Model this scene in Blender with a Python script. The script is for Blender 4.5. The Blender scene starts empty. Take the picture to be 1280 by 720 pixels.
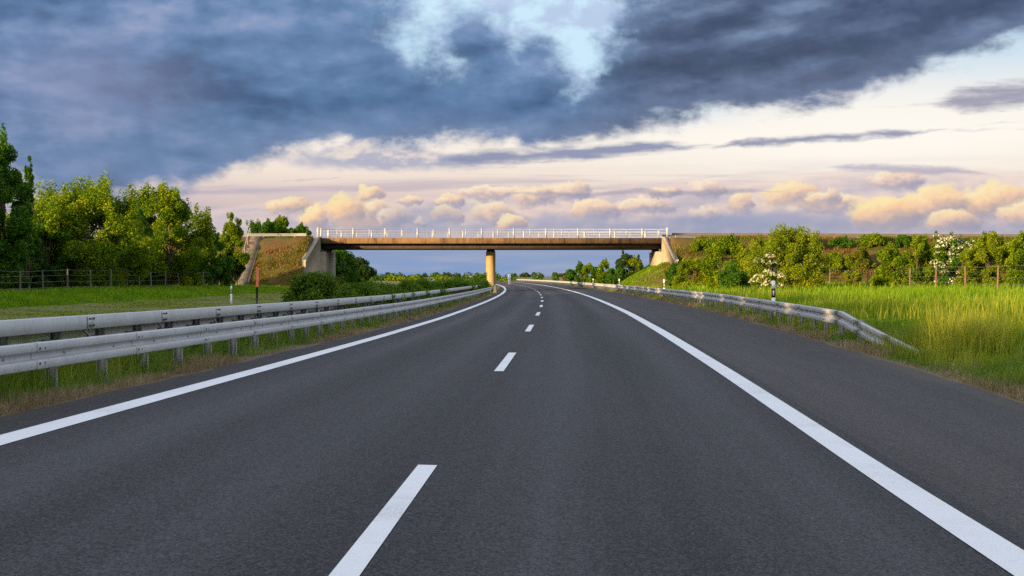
import bpy, math, random
import numpy as np
from mathutils import Vector

RNG = np.random.default_rng(7)
random.seed(7)
scene = bpy.context.scene
COL = scene.collection
F = 1920.0            # focal length in photo pixels (1280 wide)
CAM_H = 1.5
HZ = 345.0            # horizon row in the photo
EXPO = 1.3
SUN_EL = math.radians(8.5)
SUN_AZ = math.radians(228)      # clockwise from +Y (camera looks along +Y)

# ------------------------------------------------------------------ helpers
def lin(c):
    c = c / 255.0
    return c / 12.92 if c <= 0.04045 else ((c + 0.055) / 1.055) ** 2.4
def srgb(r, g, b):
    return (lin(r), lin(g), lin(b), 1.0)

def tag(o, label=None, cat=None, group=None, kind=None):
    if label: o['label'] = label
    if cat: o['category'] = cat
    if group: o['group'] = group
    if kind: o['kind'] = kind
    return o

def mesh_np(name, verts, faces, mat, parent=None, smooth=False, loc=None, mats=None, midx=None):
    """faces: list of (n,k) integer arrays, each array with its own k"""
    verts = np.asarray(verts, np.float32).reshape(-1, 3)
    if isinstance(faces, np.ndarray): faces = [faces]
    faces = [np.asarray(f, np.int32) for f in faces if len(f)]
    me = bpy.data.meshes.new(name)
    me.vertices.add(len(verts)); me.vertices.foreach_set('co', verts.ravel())
    nl = sum(f.size for f in faces); nf = sum(len(f) for f in faces)
    me.loops.add(nl); me.polygons.add(nf)
    me.loops.foreach_set('vertex_index', np.concatenate([f.ravel() for f in faces]))
    tot = np.concatenate([np.full(len(f), f.shape[1], np.int32) for f in faces])
    st = np.concatenate([[0], np.cumsum(tot)[:-1]]).astype(np.int32)
    me.polygons.foreach_set('loop_start', st)
    me.polygons.foreach_set('loop_total', tot)
    if mats:
        for m in mats: me.materials.append(m)
        if midx is not None: me.polygons.foreach_set('material_index', np.asarray(midx, np.int32))
    else:
        me.materials.append(mat)
    if smooth: me.polygons.foreach_set('use_smooth', np.ones(nf, bool))
    me.update(calc_edges=True)
    me.validate()
    o = bpy.data.objects.new(name, me); COL.objects.link(o)
    if parent is not None: o.parent = parent
    if loc is not None: o.location = loc
    return o

def empty(name, loc=(0, 0, 0), rz=0.0):
    o = bpy.data.objects.new(name, None); COL.objects.link(o)
    o.empty_display_size = 0.2
    o.location = loc; o.rotation_euler = (0, 0, rz)
    return o

class MB:
    """collects simple solids into one mesh"""
    def __init__(s): s.v = []; s.f = {}; s.n = 0
    def add(s, v, fs):
        v = np.asarray(v, float).reshape(-1, 3); b = s.n
        s.v.append(v); s.n += len(v)
        for f in fs: s.f.setdefault(len(f), []).append([b + i for i in f])
        return s
    def box(s, c, d, rz=0.0):
        x, y, z = d[0] / 2, d[1] / 2, d[2] / 2
        p = np.array([[-x,-y,-z],[x,-y,-z],[x,y,-z],[-x,y,-z],[-x,-y,z],[x,-y,z],[x,y,z],[-x,y,z]])
        if rz:
            cs, sn = math.cos(rz), math.sin(rz)
            p = np.stack([p[:,0]*cs-p[:,1]*sn, p[:,0]*sn+p[:,1]*cs, p[:,2]], 1)
        return s.add(p + np.array(c), [(0,3,2,1),(4,5,6,7),(0,1,5,4),(1,2,6,5),(2,3,7,6),(3,0,4,7)])
    def cbox(s, c, d, b):
        """box with chamfered vertical and top edges"""
        x, y, z = d[0]/2, d[1]/2, d[2]/2
        ring = [(-x+b,-y),(x-b,-y),(x,-y+b),(x,y-b),(x-b,y),(-x+b,y),(-x,y-b),(-x,-y+b)]
        top = [(px*(1-b/x), py*(1-b/y)) for px, py in ring]
        v = [(px,py,-z) for px,py in ring]+[(px,py,z-b) for px,py in ring]+[(px,py,z) for px,py in top]
        fs = [tuple(range(7,-1,-1)), tuple(range(16,24))]
        for k in range(2):
            for i in range(8): fs.append((8*k+i, 8*k+(i+1)%8, 8*k+8+(i+1)%8, 8*k+8+i))
        return s.add(np.array(v)+np.array(c), fs)
    def tube(s, pts, rad, n=8, cap=True):
        pts = [Vector(p) for p in pts]
        if not hasattr(rad, '__len__'): rad = [rad]*len(pts)
        vs = []
        for i, p in enumerate(pts):
            d = (pts[min(i+1,len(pts)-1)] - pts[max(i-1,0)]).normalized()
            a = d.cross(Vector((0,0,1)))
            if a.length < 1e-3: a = d.cross(Vector((0,1,0)))
            a.normalize(); b = d.cross(a)
            for k in range(n):
                t = 2*math.pi*k/n
                vs.append(tuple(p + (a*math.cos(t)+b*math.sin(t))*rad[i]))
        fs = []
        for i in range(len(pts)-1):
            for k in range(n):
                fs.append((i*n+k, i*n+(k+1)%n, (i+1)*n+(k+1)%n, (i+1)*n+k))
        if cap:
            fs.append(tuple(range(n))); fs.append(tuple(range((len(pts)-1)*n+n-1, (len(pts)-1)*n-1, -1)))
        return s.add(vs, fs)
    def prism(s, poly, axis, a, b):
        """poly of 2-D points extruded along an axis from a to b"""
        n = len(poly); v = []
        for t in (a, b):
            for p in poly:
                v.append((t,p[0],p[1]) if axis=='x' else (p[0],t,p[1]) if axis=='y' else (p[0],p[1],t))
        fs = [tuple(range(n-1,-1,-1)), tuple(range(n,2*n))]
        for i in range(n): fs.append((i,(i+1)%n,n+(i+1)%n,n+i))
        return s.add(v, fs)
    def build(s, name, mat, parent=None, smooth=False, loc=None):
        return mesh_np(name, np.concatenate(s.v), [np.array(f) for f in s.f.values()], mat, parent, smooth, loc)

def grid_faces(nr, nc, close=False):
    i = np.arange(nr-1)[:,None]; j = np.arange(nc if close else nc-1)[None,:]
    j2 = (j+1) % nc
    return np.stack([i*nc+j, i*nc+j2, (i+1)*nc+j2, (i+1)*nc+j], -1).reshape(-1,4)

# ------------------------------------------------------------------ road alignment and terrain
def xc(Y):
    Y = np.asarray(Y, float)
    t = np.clip(Y, 20, 520) - 20
    x = -0.36 + 0.038*(t - t*t/340)
    x = np.where(Y < 20, -0.36 - 0.038*(20-Y), x)
    sl = 0.038*(1 - 2*500/340)
    return np.where(Y > 520, x + sl*(Y-520), x)
_yy = np.arange(-200, 5001, 1.0)
def _smooth(yk, vk, w):
    v = np.interp(_yy, yk, vk)
    k = np.hanning(w); k /= k.sum()
    p = np.pad(v, w//2, mode='edge')
    return np.convolve(p, k, 'valid')[:len(_yy)]
_zc = _smooth([-200,20,60,80,117,153,189,225,300,5000],[0,0,-.06,-.095,-.15,-.2,-.24,-.27,-.30,-.30],21)
_cf = _smooth([-200,12,24,40,60,5000],[.025,.024,.006,-.012,-.026,-.026],9)
def zc(Y): return np.interp(Y, _yy, _zc)
def cf(Y): return np.interp(Y, _yy, _cf)
S_L, S_R = -4.55, 6.75
def road_z(s, Y): return zc(Y) - cf(Y)*np.clip(s, S_L, S_R)
_ts = [-4000,-60,-40,-33,-25,-18.5,-17.2,-7.6,-7.0,-5.6,S_L,S_R,7.6,9.5,14,22,30,45,4000]
_tz = [.3,.5,.45,.33,.0,-.22,-.18,-.12,.0,.03,.0,.0,.02,.03,.12,.38,.5,.55,.3]
def H(s, Y):
    s = np.asarray(s, float); Y = np.asarray(Y, float)
    base = np.interp(s, _ts, _tz)
    d = np.maximum(np.maximum(S_L - s, s - S_R), 0)
    far = np.clip((Y-260)/150, 0, 1)
    base = np.where(d > 8, base*(1-far) - 0.25*far*0, base)
    w = np.exp(-d/5.0)
    return base*(1-0.0*far) + road_z(s, Y)*w + zc(Y)*(1-w)*0.5
def HX(X, Y): return float(H(X - float(xc(Y)), Y))

# embankments of the crossing road
YC0, YC1 = 191.0, 210.0
EMB_R, EMB_L = 19.75, -25.1
CREST = 6.3
def emb_h(X, Y):
    X = np.asarray(X, float); Y = np.asarray(Y, float)
    dy = np.maximum(np.maximum(YC0 - Y, Y - YC1), 0)
    # behind the wing walls the bank stands full height, in front of the abutments it spills as a cone
    def side(dx_wall, dx_cone, inside):
        d1 = np.hypot(dy, np.maximum(dx_wall, 0))
        d2 = np.hypot(dy, np.maximum(dx_cone, 0))
        return np.where(inside, d1, d2)
    r = side(EMB_R - X, 24.2 - X, X > EMB_R)
    l = side(X - EMB_L, X + 32.0, X < EMB_L)
    d = np.minimum(r, l)
    crest = CREST - 0.004*np.maximum(np.abs(X)-25, 0)
    return crest - d/1.62

# ------------------------------------------------------------------ node helpers
class NT:
    def __init__(s, tree): s.t = tree; s.n = tree.nodes; s.l = tree.links
    def node(s, typ, **kw):
        n = s.n.new(typ)
        for k, v in kw.items():
            if k == 'ins':
                for a, b in v.items(): s.put(n.inputs[a], b)
            else: setattr(n, k, v)
        return n
    def put(s, sock, v):
        if isinstance(v, E): v = v.k
        if isinstance(v, bpy.types.NodeSocket): s.l.new(v, sock)
        else: sock.default_value = v
    def math(s, op, *a, clamp=False):
        n = s.n.new('ShaderNodeMath'); n.operation = op; n.use_clamp = clamp
        for i, v in enumerate(a): s.put(n.inputs[i], v)
        return E(s, n.outputs[0])
    def mix(s, fac, a, b, blend='MIX'):
        n = s.n.new('ShaderNodeMix'); n.data_type = 'RGBA'; n.blend_type = blend
        s.put(n.inputs[0], fac); s.put(n.inputs[6], a); s.put(n.inputs[7], b)
        return n.outputs[2]
    def ss(s, lo, hi, v):
        n = s.n.new('ShaderNodeMapRange'); n.interpolation_type = 'SMOOTHSTEP'
        s.put(n.inputs[0], v); s.put(n.inputs[1], lo); s.put(n.inputs[2], hi)
        return E(s, n.outputs[0])
    def vec(s, x, y, z=0.0):
        n = s.n.new('ShaderNodeCombineXYZ')
        s.put(n.inputs[0], x); s.put(n.inputs[1], y); s.put(n.inputs[2], z)
        return n.outputs[0]
    def noise(s, vec, scale=1.0, detail=4.0, rough=.5, dist=0.0, col=False):
        n = s.n.new('ShaderNodeTexNoise')
        if vec is not None: s.put(n.inputs['Vector'], vec)
        n.inputs['Scale'].default_value = scale; n.inputs['Detail'].default_value = detail
        n.inputs['Roughness'].default_value = rough; n.inputs['Distortion'].default_value = dist
        return n.outputs['Color'] if col else E(s, n.outputs['Fac'])
    def ramp(s, fac, stops, interp='LINEAR'):
        n = s.n.new('ShaderNodeValToRGB'); cr = n.color_ramp; cr.interpolation = interp
        while len(cr.elements) < len(stops): cr.elements.new(0.5)
        for e, (p, c) in zip(cr.elements, stops): e.position = p; e.color = c
        s.put(n.inputs[0], fac)
        return n.outputs[0]
    def curve(s, v, x0, x1, pts, y0, y1):
        n = s.n.new('ShaderNodeFloatCurve'); c = n.mapping.curves[0]
        P = [((x-x0)/(x1-x0), (y-y0)/(y1-y0)) for x, y in pts]
        while len(c.points) < len(P): c.points.new(.5, .5)
        for p, q in zip(c.points, P): p.location = q; p.handle_type = 'AUTO'
        n.mapping.update()
        s.put(n.inputs['Value'], (v - x0)*(1.0/(x1-x0)))
        return E(s, n.outputs[0])*(y1-y0) + y0
class E:
    def __init__(s, nt, k): s.nt = nt; s.k = k
    def __add__(s, o): return s.nt.math('ADD', s, o)
    __radd__ = __add__
    def __sub__(s, o): return s.nt.math('SUBTRACT', s, o)
    def __rsub__(s, o): return s.nt.math('SUBTRACT', o, s)
    def __mul__(s, o): return s.nt.math('MULTIPLY', s, o)
    __rmul__ = __mul__
    def __truediv__(s, o): return s.nt.math('DIVIDE', s, o)

def material(name):
    m = bpy.data.materials.new(name); m.use_nodes = True
    nt = NT(m.node_tree); b = m.node_tree.nodes['Principled BSDF']
    return m, nt, b
def simple_mat(name, c1, c2, scale=4.0, rough=.6, metal=0.0, bump=0.0, detail=5, stretch=None, spec=.5):
    m, nt, b = material(name)
    g = nt.node('ShaderNodeTexCoord').outputs['Object']
    if stretch:
        mp = nt.node('ShaderNodeMapping'); nt.put(mp.inputs[0], g); mp.inputs['Scale'].default_value = stretch; g = mp.outputs[0]
    n = nt.noise(g, scale, detail, .6)
    nt.put(b.inputs['Base Color'], nt.mix(nt.ss(.32, .68, n), (*c1, 1), (*c2, 1)))
    b.inputs['Roughness'].default_value = rough; b.inputs['Metallic'].default_value = metal
    b.inputs['Specular IOR Level'].default_value = spec
    if bump:
        bp = nt.node('ShaderNodeBump'); bp.inputs['Strength'].default_value = bump; bp.inputs['Distance'].default_value = .02
        nt.put(bp.inputs['Height'], n); nt.l.new(bp.outputs[0], b.inputs['Normal'])
    return m

def leaf_mat(name, stops, trans=.35, rough=.55, tint=(1,1,1)):
    m, nt, b = material(name)
    geo = nt.node('ShaderNodeNewGeometry')
    rnd = E(nt, geo.outputs['Random Per Island'])
    n = nt.noise(nt.node('ShaderNodeTexCoord').outputs['Object'], .55, 2, .5)
    f = nt.math('ADD', rnd*.65, (n-.5)*1.1 + .18, clamp=True)
    col = nt.ramp(f, [(p, (*c, 1)) for p, c in stops])
    nt.put(b.inputs['Base Color'], col); b.inputs['Roughness'].default_value = rough
    b.inputs['Specular IOR Level'].default_value = .12
    tr = nt.node('ShaderNodeBsdfTranslucent')
    hs = nt.node('ShaderNodeHueSaturation'); hs.inputs['Saturation'].default_value = 1.1; hs.inputs['Value'].default_value = 1.25
    nt.put(hs.inputs['Color'], col); nt.l.new(hs.outputs[0], tr.inputs[0])
    mx = nt.node('ShaderNodeMixShader'); mx.inputs[0].default_value = trans
    nt.l.new(b.outputs[0], mx.inputs[1]); nt.l.new(tr.outputs[0], mx.inputs[2])
    nt.l.new(mx.outputs[0], nt.n['Material Output'].inputs[0])
    return m

# ------------------------------------------------------------------ materials
def asphalt_mat():
    m, nt, b = material('asphalt')
    tc = nt.node('ShaderNodeTexCoord').outputs['Object']
    uv = nt.node('ShaderNodeUVMap'); uv.uv_map = 'lane'
    sx = nt.node('ShaderNodeSeparateXYZ'); nt.l.new(uv.outputs[0], sx.inputs[0])
    s = E(nt, sx.outputs[0]); y = E(nt, sx.outputs[1])
    big = nt.noise(nt.vec(s*.5, y*.05), 1.0, 4, .55)
    streak = nt.noise(nt.vec(s*2.2, y*.03, 3.0), 1.0, 5, .6)
    mpg = nt.node('ShaderNodeMapping'); nt.l.new(tc, mpg.inputs[0]); mpg.inputs['Scale'].default_value = (1, .5, 1)
    fine = nt.noise(mpg.outputs[0], 62, 4, .85)
    vor = nt.node('ShaderNodeTexVoronoi'); nt.l.new(mpg.outputs[0], vor.inputs['Vector']); vor.inputs['Scale'].default_value = 80
    grain = E(nt, vor.outputs['Color'])
    sepc = nt.node('ShaderNodeSeparateColor'); nt.l.new(vor.outputs['Color'], sepc.inputs[0]); grain = E(nt, sepc.outputs[0])
    v = .0245 + (big-.5)*.026 + (streak-.5)*.044 + (fine-.5)*.095 + (grain-.5)*.050
    # wheel tracks: polished and a touch paler
    def track(c, w): return nt.math('EXPONENT', ((s-c)*(s-c))*(-1.0/(w*w)))
    tr = track(-2.75,.42)+track(-1.0,.42)+track(.95,.45)+track(2.75,.45)
    v = v + tr*.009
    oil = track(-1.9,.5)+track(1.85,.5)
    v = v - oil*.005
    v = nt.math('MAXIMUM', v, .006)
    # hard shoulder is older, browner asphalt; a joint runs beside the edge line
    sh = nt.ss(3.82, 3.9, s)
    col = nt.mix(sh, nt.vec(v*1.0, v*.955, v*1.17), nt.vec(v*1.24+.012, v*1.13+.0105, v*1.16+.011))
    joint = nt.ss(.035, .0, nt.math('ABSOLUTE', s-3.86))*.45 + nt.ss(.02, .0, nt.math('ABSOLUTE', s+.12+(big-.5)*.03))*.4 + nt.ss(.03,.0,nt.math('ABSOLUTE', s+4.02+(streak-.5)*.06))*.5
    col = nt.mix(nt.math('MINIMUM', joint, 1.0), col, (.02,.02,.022,1))
    # dusty edges
    dust = nt.ss(6.2, 6.8, s+(big-.5)*.9)*.55 + nt.ss(-4.25,-4.6, s+(streak-.5)*.4)*.6
    col = nt.mix(nt.math('MINIMUM', dust, 1.0), col, (.10,.085,.068,1))
    # small pale specks: grit
    v2 = nt.node('ShaderNodeTexVoronoi'); nt.l.new(tc, v2.inputs['Vector']); v2.inputs['Scale'].default_value = 2.6
    sp = nt.ss(.028, .014, E(nt, v2.outputs['Distance']))
    col = nt.mix(sp*.6, col, (.3,.29,.28,1))
    nt.put(b.inputs['Base Color'], col)
    nt.put(b.inputs['Roughness'], .78 - tr*.06 + (fine-.5)*.1)
    b.inputs['Specular IOR Level'].default_value = .22
    bp = nt.node('ShaderNodeBump'); bp.inputs['Strength'].default_value = .45; bp.inputs['Distance'].default_value = .006
    nt.put(bp.inputs['Height'], fine*.6 + grain*.5); nt.l.new(bp.outputs[0], b.inputs['Normal'])
    return m

def paint_mat():
    m, nt, b = material('road_paint')
    tc = nt.node('ShaderNodeTexCoord').outputs['Object']
    fine = nt.noise(tc, 55, 3, .7); big = nt.noise(tc, .7, 4, .6)
    scf = nt.noise(tc, 5.0, 5, .7)
    wear = nt.math('MINIMUM', nt.ss(.56, .72, fine*.55 + big*.55) + nt.ss(.56,.70,scf)*.35 + .06, 1.0)
    nt.put(b.inputs['Base Color'], nt.mix(wear*.5, (.70,.72,.755,1), (.33,.335,.35,1)))
    b.inputs['Roughness'].default_value = .6; b.inputs['Specular IOR Level'].default_value = .3
    bp = nt.node('ShaderNodeBump'); bp.inputs['Strength'].default_value = .3; bp.inputs['Distance'].default_value = .004
    nt.put(bp.inputs['Height'], fine); nt.l.new(bp.outputs[0], b.inputs['Normal'])
    return m

def ground_mat():
    m, nt, b = material('ground')
    tc = nt.node('ShaderNodeTexCoord').outputs['Object']
    uv = nt.node('ShaderNodeUVMap'); uv.uv_map = 'lane'
    sx = nt.node('ShaderNodeSeparateXYZ'); nt.l.new(uv.outputs[0], sx.inputs[0])
    s = E(nt, sx.outputs[0]); y = E(nt, sx.outputs[1])
    n1 = nt.noise(tc, .12, 5, .6); n2 = nt.noise(tc, 3.0, 6, .7)
    g = nt.mix(nt.ss(.35,.65,n1*.6+n2*.4), (.035,.055,.012,1), (.085,.105,.026,1))
    dry = nt.mix(nt.ss(.3,.7,n2), (.17,.15,.065,1), (.12,.135,.04,1))
    mown = nt.ss(-26.5,-24.5, s+(n1-.5)*2)*nt.ss(-15.0,-17.0, s)*nt.ss(240,180,y)
    col = nt.mix(mown, g, dry)
    dirt = nt.mix(n2, (.10,.075,.05,1), (.20,.16,.11,1))
    edge = nt.ss(-5.25,-4.75, s+(n2-.5)*.5)*nt.ss(-4.0,-4.5,s) + nt.ss(7.35,6.85, s+(n2-.5)*.5)*nt.ss(6.0,6.6,s)
    col = nt.mix(nt.math('MINIMUM', edge, 1.0), col, dirt)
    # farmland strips far away
    fld = nt.noise(nt.vec(s*.002, y*.012), 1.0, 2, .5)
    farc = nt.ramp(fld, [(.35,(.20,.155,.075,1)),(.45,(.07,.10,.025,1)),(.55,(.24,.20,.10,1)),(.65,(.05,.075,.02,1))], 'CONSTANT')
    col = nt.mix(nt.ss(270,420,y), col, farc)
    nt.put(b.inputs['Base Color'], col); b.inputs['Roughness'].default_value = .95; b.inputs['Specular IOR Level'].default_value = .1
    bp = nt.node('ShaderNodeBump'); bp.inputs['Strength'].default_value = .6; bp.inputs['Distance'].default_value = .06
    nt.put(bp.inputs['Height'], n2); nt.l.new(bp.outputs[0], b.inputs['Normal'])
    return m

def bank_mat():
    m, nt, b = material('bank_soil')
    tc = nt.node('ShaderNodeTexCoord').outputs['Object']
    n1 = nt.noise(tc, .25, 5, .6); n2 = nt.noise(tc, 2.2, 6, .7)
    col = nt.ramp(n1*.55+n2*.45, [(.34,(.035,.05,.008,1)),(.46,(.075,.075,.014,1)),(.54,(.105,.065,.024,1)),(.64,(.085,.045,.020,1))])
    nt.put(b.inputs['Base Color'], col); b.inputs['Roughness'].default_value = .95; b.inputs['Specular IOR Level'].default_value = .1
    bp = nt.node('ShaderNodeBump'); bp.inputs['Strength'].default_value = .8; bp.inputs['Distance'].default_value = .15
    nt.put(bp.inputs['Height'], n2); nt.l.new(bp.outputs[0], b.inputs['Normal'])
    return m

def steel_mat(name, a, bcol, rough=.5, metal=.55):
    m, nt, b = material(name)
    tc = nt.node('ShaderNodeTexCoord').outputs['Object']
    n1 = nt.noise(tc, 1.2, 5, .6); n2 = nt.noise(tc, 22, 4, .7)
    mp = nt.node('ShaderNodeMapping'); nt.put(mp.inputs[0], tc); mp.inputs['Scale'].default_value = (6, 6, .8)
    drip = nt.noise(mp.outputs[0], 2.0, 4, .7)
    f = nt.ss(.3,.7, n1*.4+n2*.3+drip*.3)
    col = nt.mix(f, (*a,1), (*bcol,1))
    col = nt.mix(nt.ss(.54,.72,drip)*.5, col, (.17,.145,.12,1))
    n3 = nt.noise(tc, 3.5, 6, .75)
    col = nt.mix(nt.ss(.55,.75,n3)*.45, col, (.20,.195,.19,1))
    nt.put(b.inputs['Base Color'], col)
    nt.put(b.inputs['Roughness'], rough + (n2-.5)*.25); b.inputs['Metallic'].default_value = metal
    return m

def concrete_mat(name, a, bcol, stain, amt=.6):
    m, nt, b = material(name)
    tc = nt.node('ShaderNodeTexCoord').outputs['Object']
    mp = nt.node('ShaderNodeMapping'); nt.put(mp.inputs[0], tc); mp.inputs['Scale'].default_value = (1.3, 1.3, .22)
    n1 = nt.noise(tc, .9, 6, .65); n2 = nt.noise(mp.outputs[0], 1.6, 5, .65)
    col = nt.mix(nt.ss(.3,.7,n1), (*a,1), (*bcol,1))
    col = nt.mix(nt.ss(.45,.72,n2)*amt, col, (*stain,1))
    nt.put(b.inputs['Base Color'], col); b.inputs['Roughness'].default_value = .85; b.inputs['Specular IOR Level'].default_value = .25
    bp = nt.node('ShaderNodeBump'); bp.inputs['Strength'].default_value = .3; bp.inputs['Distance'].default_value = .03
    nt.put(bp.inputs['Height'], n1); nt.l.new(bp.outputs[0], b.inputs['Normal'])
    return m

M = {}
M['asphalt'] = asphalt_mat(); M['paint'] = paint_mat(); M['ground'] = ground_mat(); M['bank'] = bank_mat()
M['galv'] = steel_mat('galvanised_steel', (.33,.34,.36), (.47,.48,.50), .55, .22)
M['galv_dark'] = steel_mat('weathered_steel', (.27,.265,.26), (.37,.36,.35), .6, .2)
M['post_dark'] = steel_mat('dark_steel', (.035,.037,.04), (.07,.07,.072), .6, .3)
M['bolt'] = simple_mat('bolt_steel', (.05,.05,.055), (.10,.09,.085), 20, .6, .5)
M['rail_white'] = simple_mat('railing_coat', (.27,.295,.315), (.36,.38,.39), 2, .5, .1)
M['concrete'] = concrete_mat('concrete', (.25,.215,.16), (.33,.29,.22), (.16,.135,.10), .5)
M['galv_mid'] = steel_mat('mid_steel', (.16,.155,.15), (.24,.23,.22), .7, .1)
M['rail_dull'] = steel_mat('dull_rail', (.085,.08,.078), (.14,.13,.125), .7, .1)
M['concrete_old'] = concrete_mat('old_concrete', (.085,.078,.078), (.125,.115,.112), (.055,.05,.047), .6)
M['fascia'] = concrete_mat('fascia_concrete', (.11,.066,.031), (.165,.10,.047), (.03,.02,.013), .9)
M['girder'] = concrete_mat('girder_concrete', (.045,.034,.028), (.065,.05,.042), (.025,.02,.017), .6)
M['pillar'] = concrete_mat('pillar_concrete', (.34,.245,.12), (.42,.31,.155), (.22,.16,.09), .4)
M['bark'] = simple_mat('bark', (.06,.045,.03), (.13,.10,.075), 6, .9, 0, .6, stretch=(3,3,.6), spec=.1)
M['post_wood'] = simple_mat('post_wood', (.13,.075,.042), (.21,.125,.07), 5, .85, 0, .3, stretch=(4,4,.5), spec=.15)
M['post_grey'] = simple_mat('post_grey_wood', (.085,.078,.066), (.14,.125,.105), 5, .85, 0, .3, stretch=(4,4,.5), spec=.15)
M['wire'] = simple_mat('wire', (.14,.135,.13), (.22,.21,.20), 8, .55, .5)
M['plastic_white'] = simple_mat('white_plastic', (.72,.72,.70), (.80,.80,.79), 6, .5)
M['plastic_black'] = simple_mat('black_plastic', (.012,.012,.014), (.02,.02,.022), 6, .5)
M['orange'] = simple_mat('orange_paint', (.62,.10,.025), (.72,.15,.04), 5, .5)
M['reflector'] = simple_mat('reflector', (.55,.55,.52), (.66,.66,.62), 30, .2)
M['sign_blue'] = simple_mat('sign_blue', (.02,.13,.45), (.03,.17,.52), 3, .4)

M['leaf_a'] = leaf_mat('leaf_spring', [(.0,(0.02385,0.06496,0.00224)),(.35,(0.06505,0.1364,0.00336)),(.65,(0.1626,0.2339,0.0056)),(1,(0.3144,0.3573,0.0112))], .38)
M['leaf_b'] = leaf_mat('leaf_deep', [(.0,(0.0149,0.05508,0.0054)),(.4,(0.03726,0.1037,0.0081)),(.75,(0.07204,0.162,0.0108)),(1,(0.1305,0.235,0.0162))], .30)
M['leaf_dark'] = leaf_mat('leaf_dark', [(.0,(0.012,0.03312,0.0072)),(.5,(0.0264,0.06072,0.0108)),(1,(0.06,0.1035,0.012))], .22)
M['leaf_y'] = leaf_mat('leaf_yellow', [(.0,(0.05152,0.0924,0.0036)),(.4,(0.1202,0.1782,0.006)),(.7,(0.2003,0.2508,0.0096)),(1,(0.2976,0.3168,0.0168))], .36)
M['leaf_m'] = leaf_mat('leaf_median', [(.0,(.020,.055,.005)),(.4,(.058,.125,.009)),(.75,(.115,.185,.015)),(1,(.19,.24,.035))], .33)
M['blossom'] = leaf_mat('blossom', [(.0,(.44,.40,.26)),(.5,(.60,.56,.42)),(1,(.74,.71,.62))], .3)
M['weed_o'] = leaf_mat('weed_orange', [(.0,(0.077,0.044,0.0132)),(.4,(0.1705,0.0858,0.0242)),(.7,(0.231,0.1375,0.0308)),(1,(0.154,0.143,0.0176))], .33)
M['weed_g'] = leaf_mat('weed_green', [(.0,(0.035,0.0575,0.005)),(.45,(0.09375,0.1187,0.00875)),(1,(0.2,0.1938,0.0175))], .33)
M['far_leaf'] = leaf_mat('far_leaf', [(.0,(.02,.035,.018)),(.5,(.04,.06,.022)),(1,(.075,.085,.025))], .2)
M['grass'] = leaf_mat('grass', [(.0,(0.04435,0.1176,0.0026)),(.4,(0.1017,0.2111,0.0052)),(.75,(0.1891,0.2941,0.0104)),(1,(0.326,0.377,0.039))], .42)
M['grass_dk'] = leaf_mat('verge_grass', [(.0,(0.04956,0.1026,0.008)),(.4,(0.0946,0.1782,0.016)),(.7,(0.1622,0.2322,0.035)),(1,(0.2883,0.2808,0.11))], .33)
M['grass_dry'] = leaf_mat('dry_grass', [(.0,(0.125,0.0875,0.05)),(.5,(0.25,0.1875,0.1063)),(1,(0.425,0.3375,0.2125))], .3)
M['seed'] = leaf_mat('seed_head', [(.0,(0.121,0.1656,0.01)),(.5,(0.2218,0.257,0.022)),(1,(0.383,0.3884,0.07))], .42)

# ------------------------------------------------------------------ view settings
vs = scene.view_settings
vs.view_transform = 'Standard'; vs.look = 'None'; vs.exposure = EXPO; vs.gamma = 1.0; vs.use_curve_mapping = False

# ------------------------------------------------------------------ camera
cam = bpy.data.cameras.new('camera'); cam_o = bpy.data.objects.new('camera', cam); COL.objects.link(cam_o)
cam.sensor_width = 36; cam.lens = 36*F/1280
cam.clip_start = .1; cam.clip_end = 12000
cam_o.location = (0, 0, CAM_H)
cam_o.rotation_euler = (math.radians(90) - math.atan((360-HZ)/F), 0, 0)
scene.camera = cam_o

# ------------------------------------------------------------------ light
sd = Vector((math.sin(SUN_AZ)*math.cos(SUN_EL), math.cos(SUN_AZ)*math.cos(SUN_EL), math.sin(SUN_EL)))
sun = bpy.data.lights.new('sun', 'SUN'); sun.energy = 5.0; sun.angle = math.radians(.5); sun.color = (1.0, .68, .34)
sun_o = bpy.data.objects.new('sun', sun); COL.objects.link(sun_o)
sun_o.rotation_euler = (-sd).to_track_quat('-Z', 'Y').to_euler()
sun_o.location = sd*80

# ------------------------------------------------------------------ sky (world): Nishita plus cloud decks laid out by compass direction
def P(px, py):
    az = math.atan((px-640)/F); el = math.atan((HZ-py)/F*math.cos(az))
    return 640 + F*az, F*el
world = bpy.data.worlds.new('World'); scene.world = world; world.use_nodes = True
world.node_tree.nodes.clear()
W = NT(world.node_tree)
def C(r, g, b):      # a cloud radiance, as it should read on the finished exposure
    return tuple(lin(v)/(2**EXPO)/.1 for v in (r, g, b)) + (1.0,)
tcw = W.node('ShaderNodeTexCoord')
sepw = W.node('ShaderNodeSeparateXYZ'); W.l.new(tcw.outputs['Generated'], sepw.inputs[0])
dx, dy, dz = (E(W, sepw.outputs[i]) for i in range(3))
az = W.math('ARCTAN2', dx, dy); el = W.math('ARCSINE', dz)
A = az*F + 640; V = el*F
wn = W.noise(W.vec(A*.011, V*.018), 1.0, 5, .6, col=True)
wsep = W.node('ShaderNodeSeparateColor'); W.l.new(wn, wsep.inputs[0])
wx = E(W, wsep.outputs[0])-.5; wy = E(W, wsep.outputs[1])-.5
A2 = A + wx*70; V2 = V + wy*34
def gauss(px, py, rx, ry, rot=0.0, a=A2, v=V2):
    ca, cv = P(px, py)
    x = a - ca; y = v - cv
    c, s = math.cos(rot), math.sin(rot)
    u = (x*c + y*s)*(1/rx); w = (y*c - x*s)*(1/ry)
    return W.math('EXPONENT', (u*u + w*w)*-1.0)
def nz(ax, ay, det=7, r=.58, z=0.0, dist=0.0, a=A, v=V): return W.noise(W.vec(a*(1/ax), v*(1/ay), z), 1.0, det, r, dist)

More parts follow.
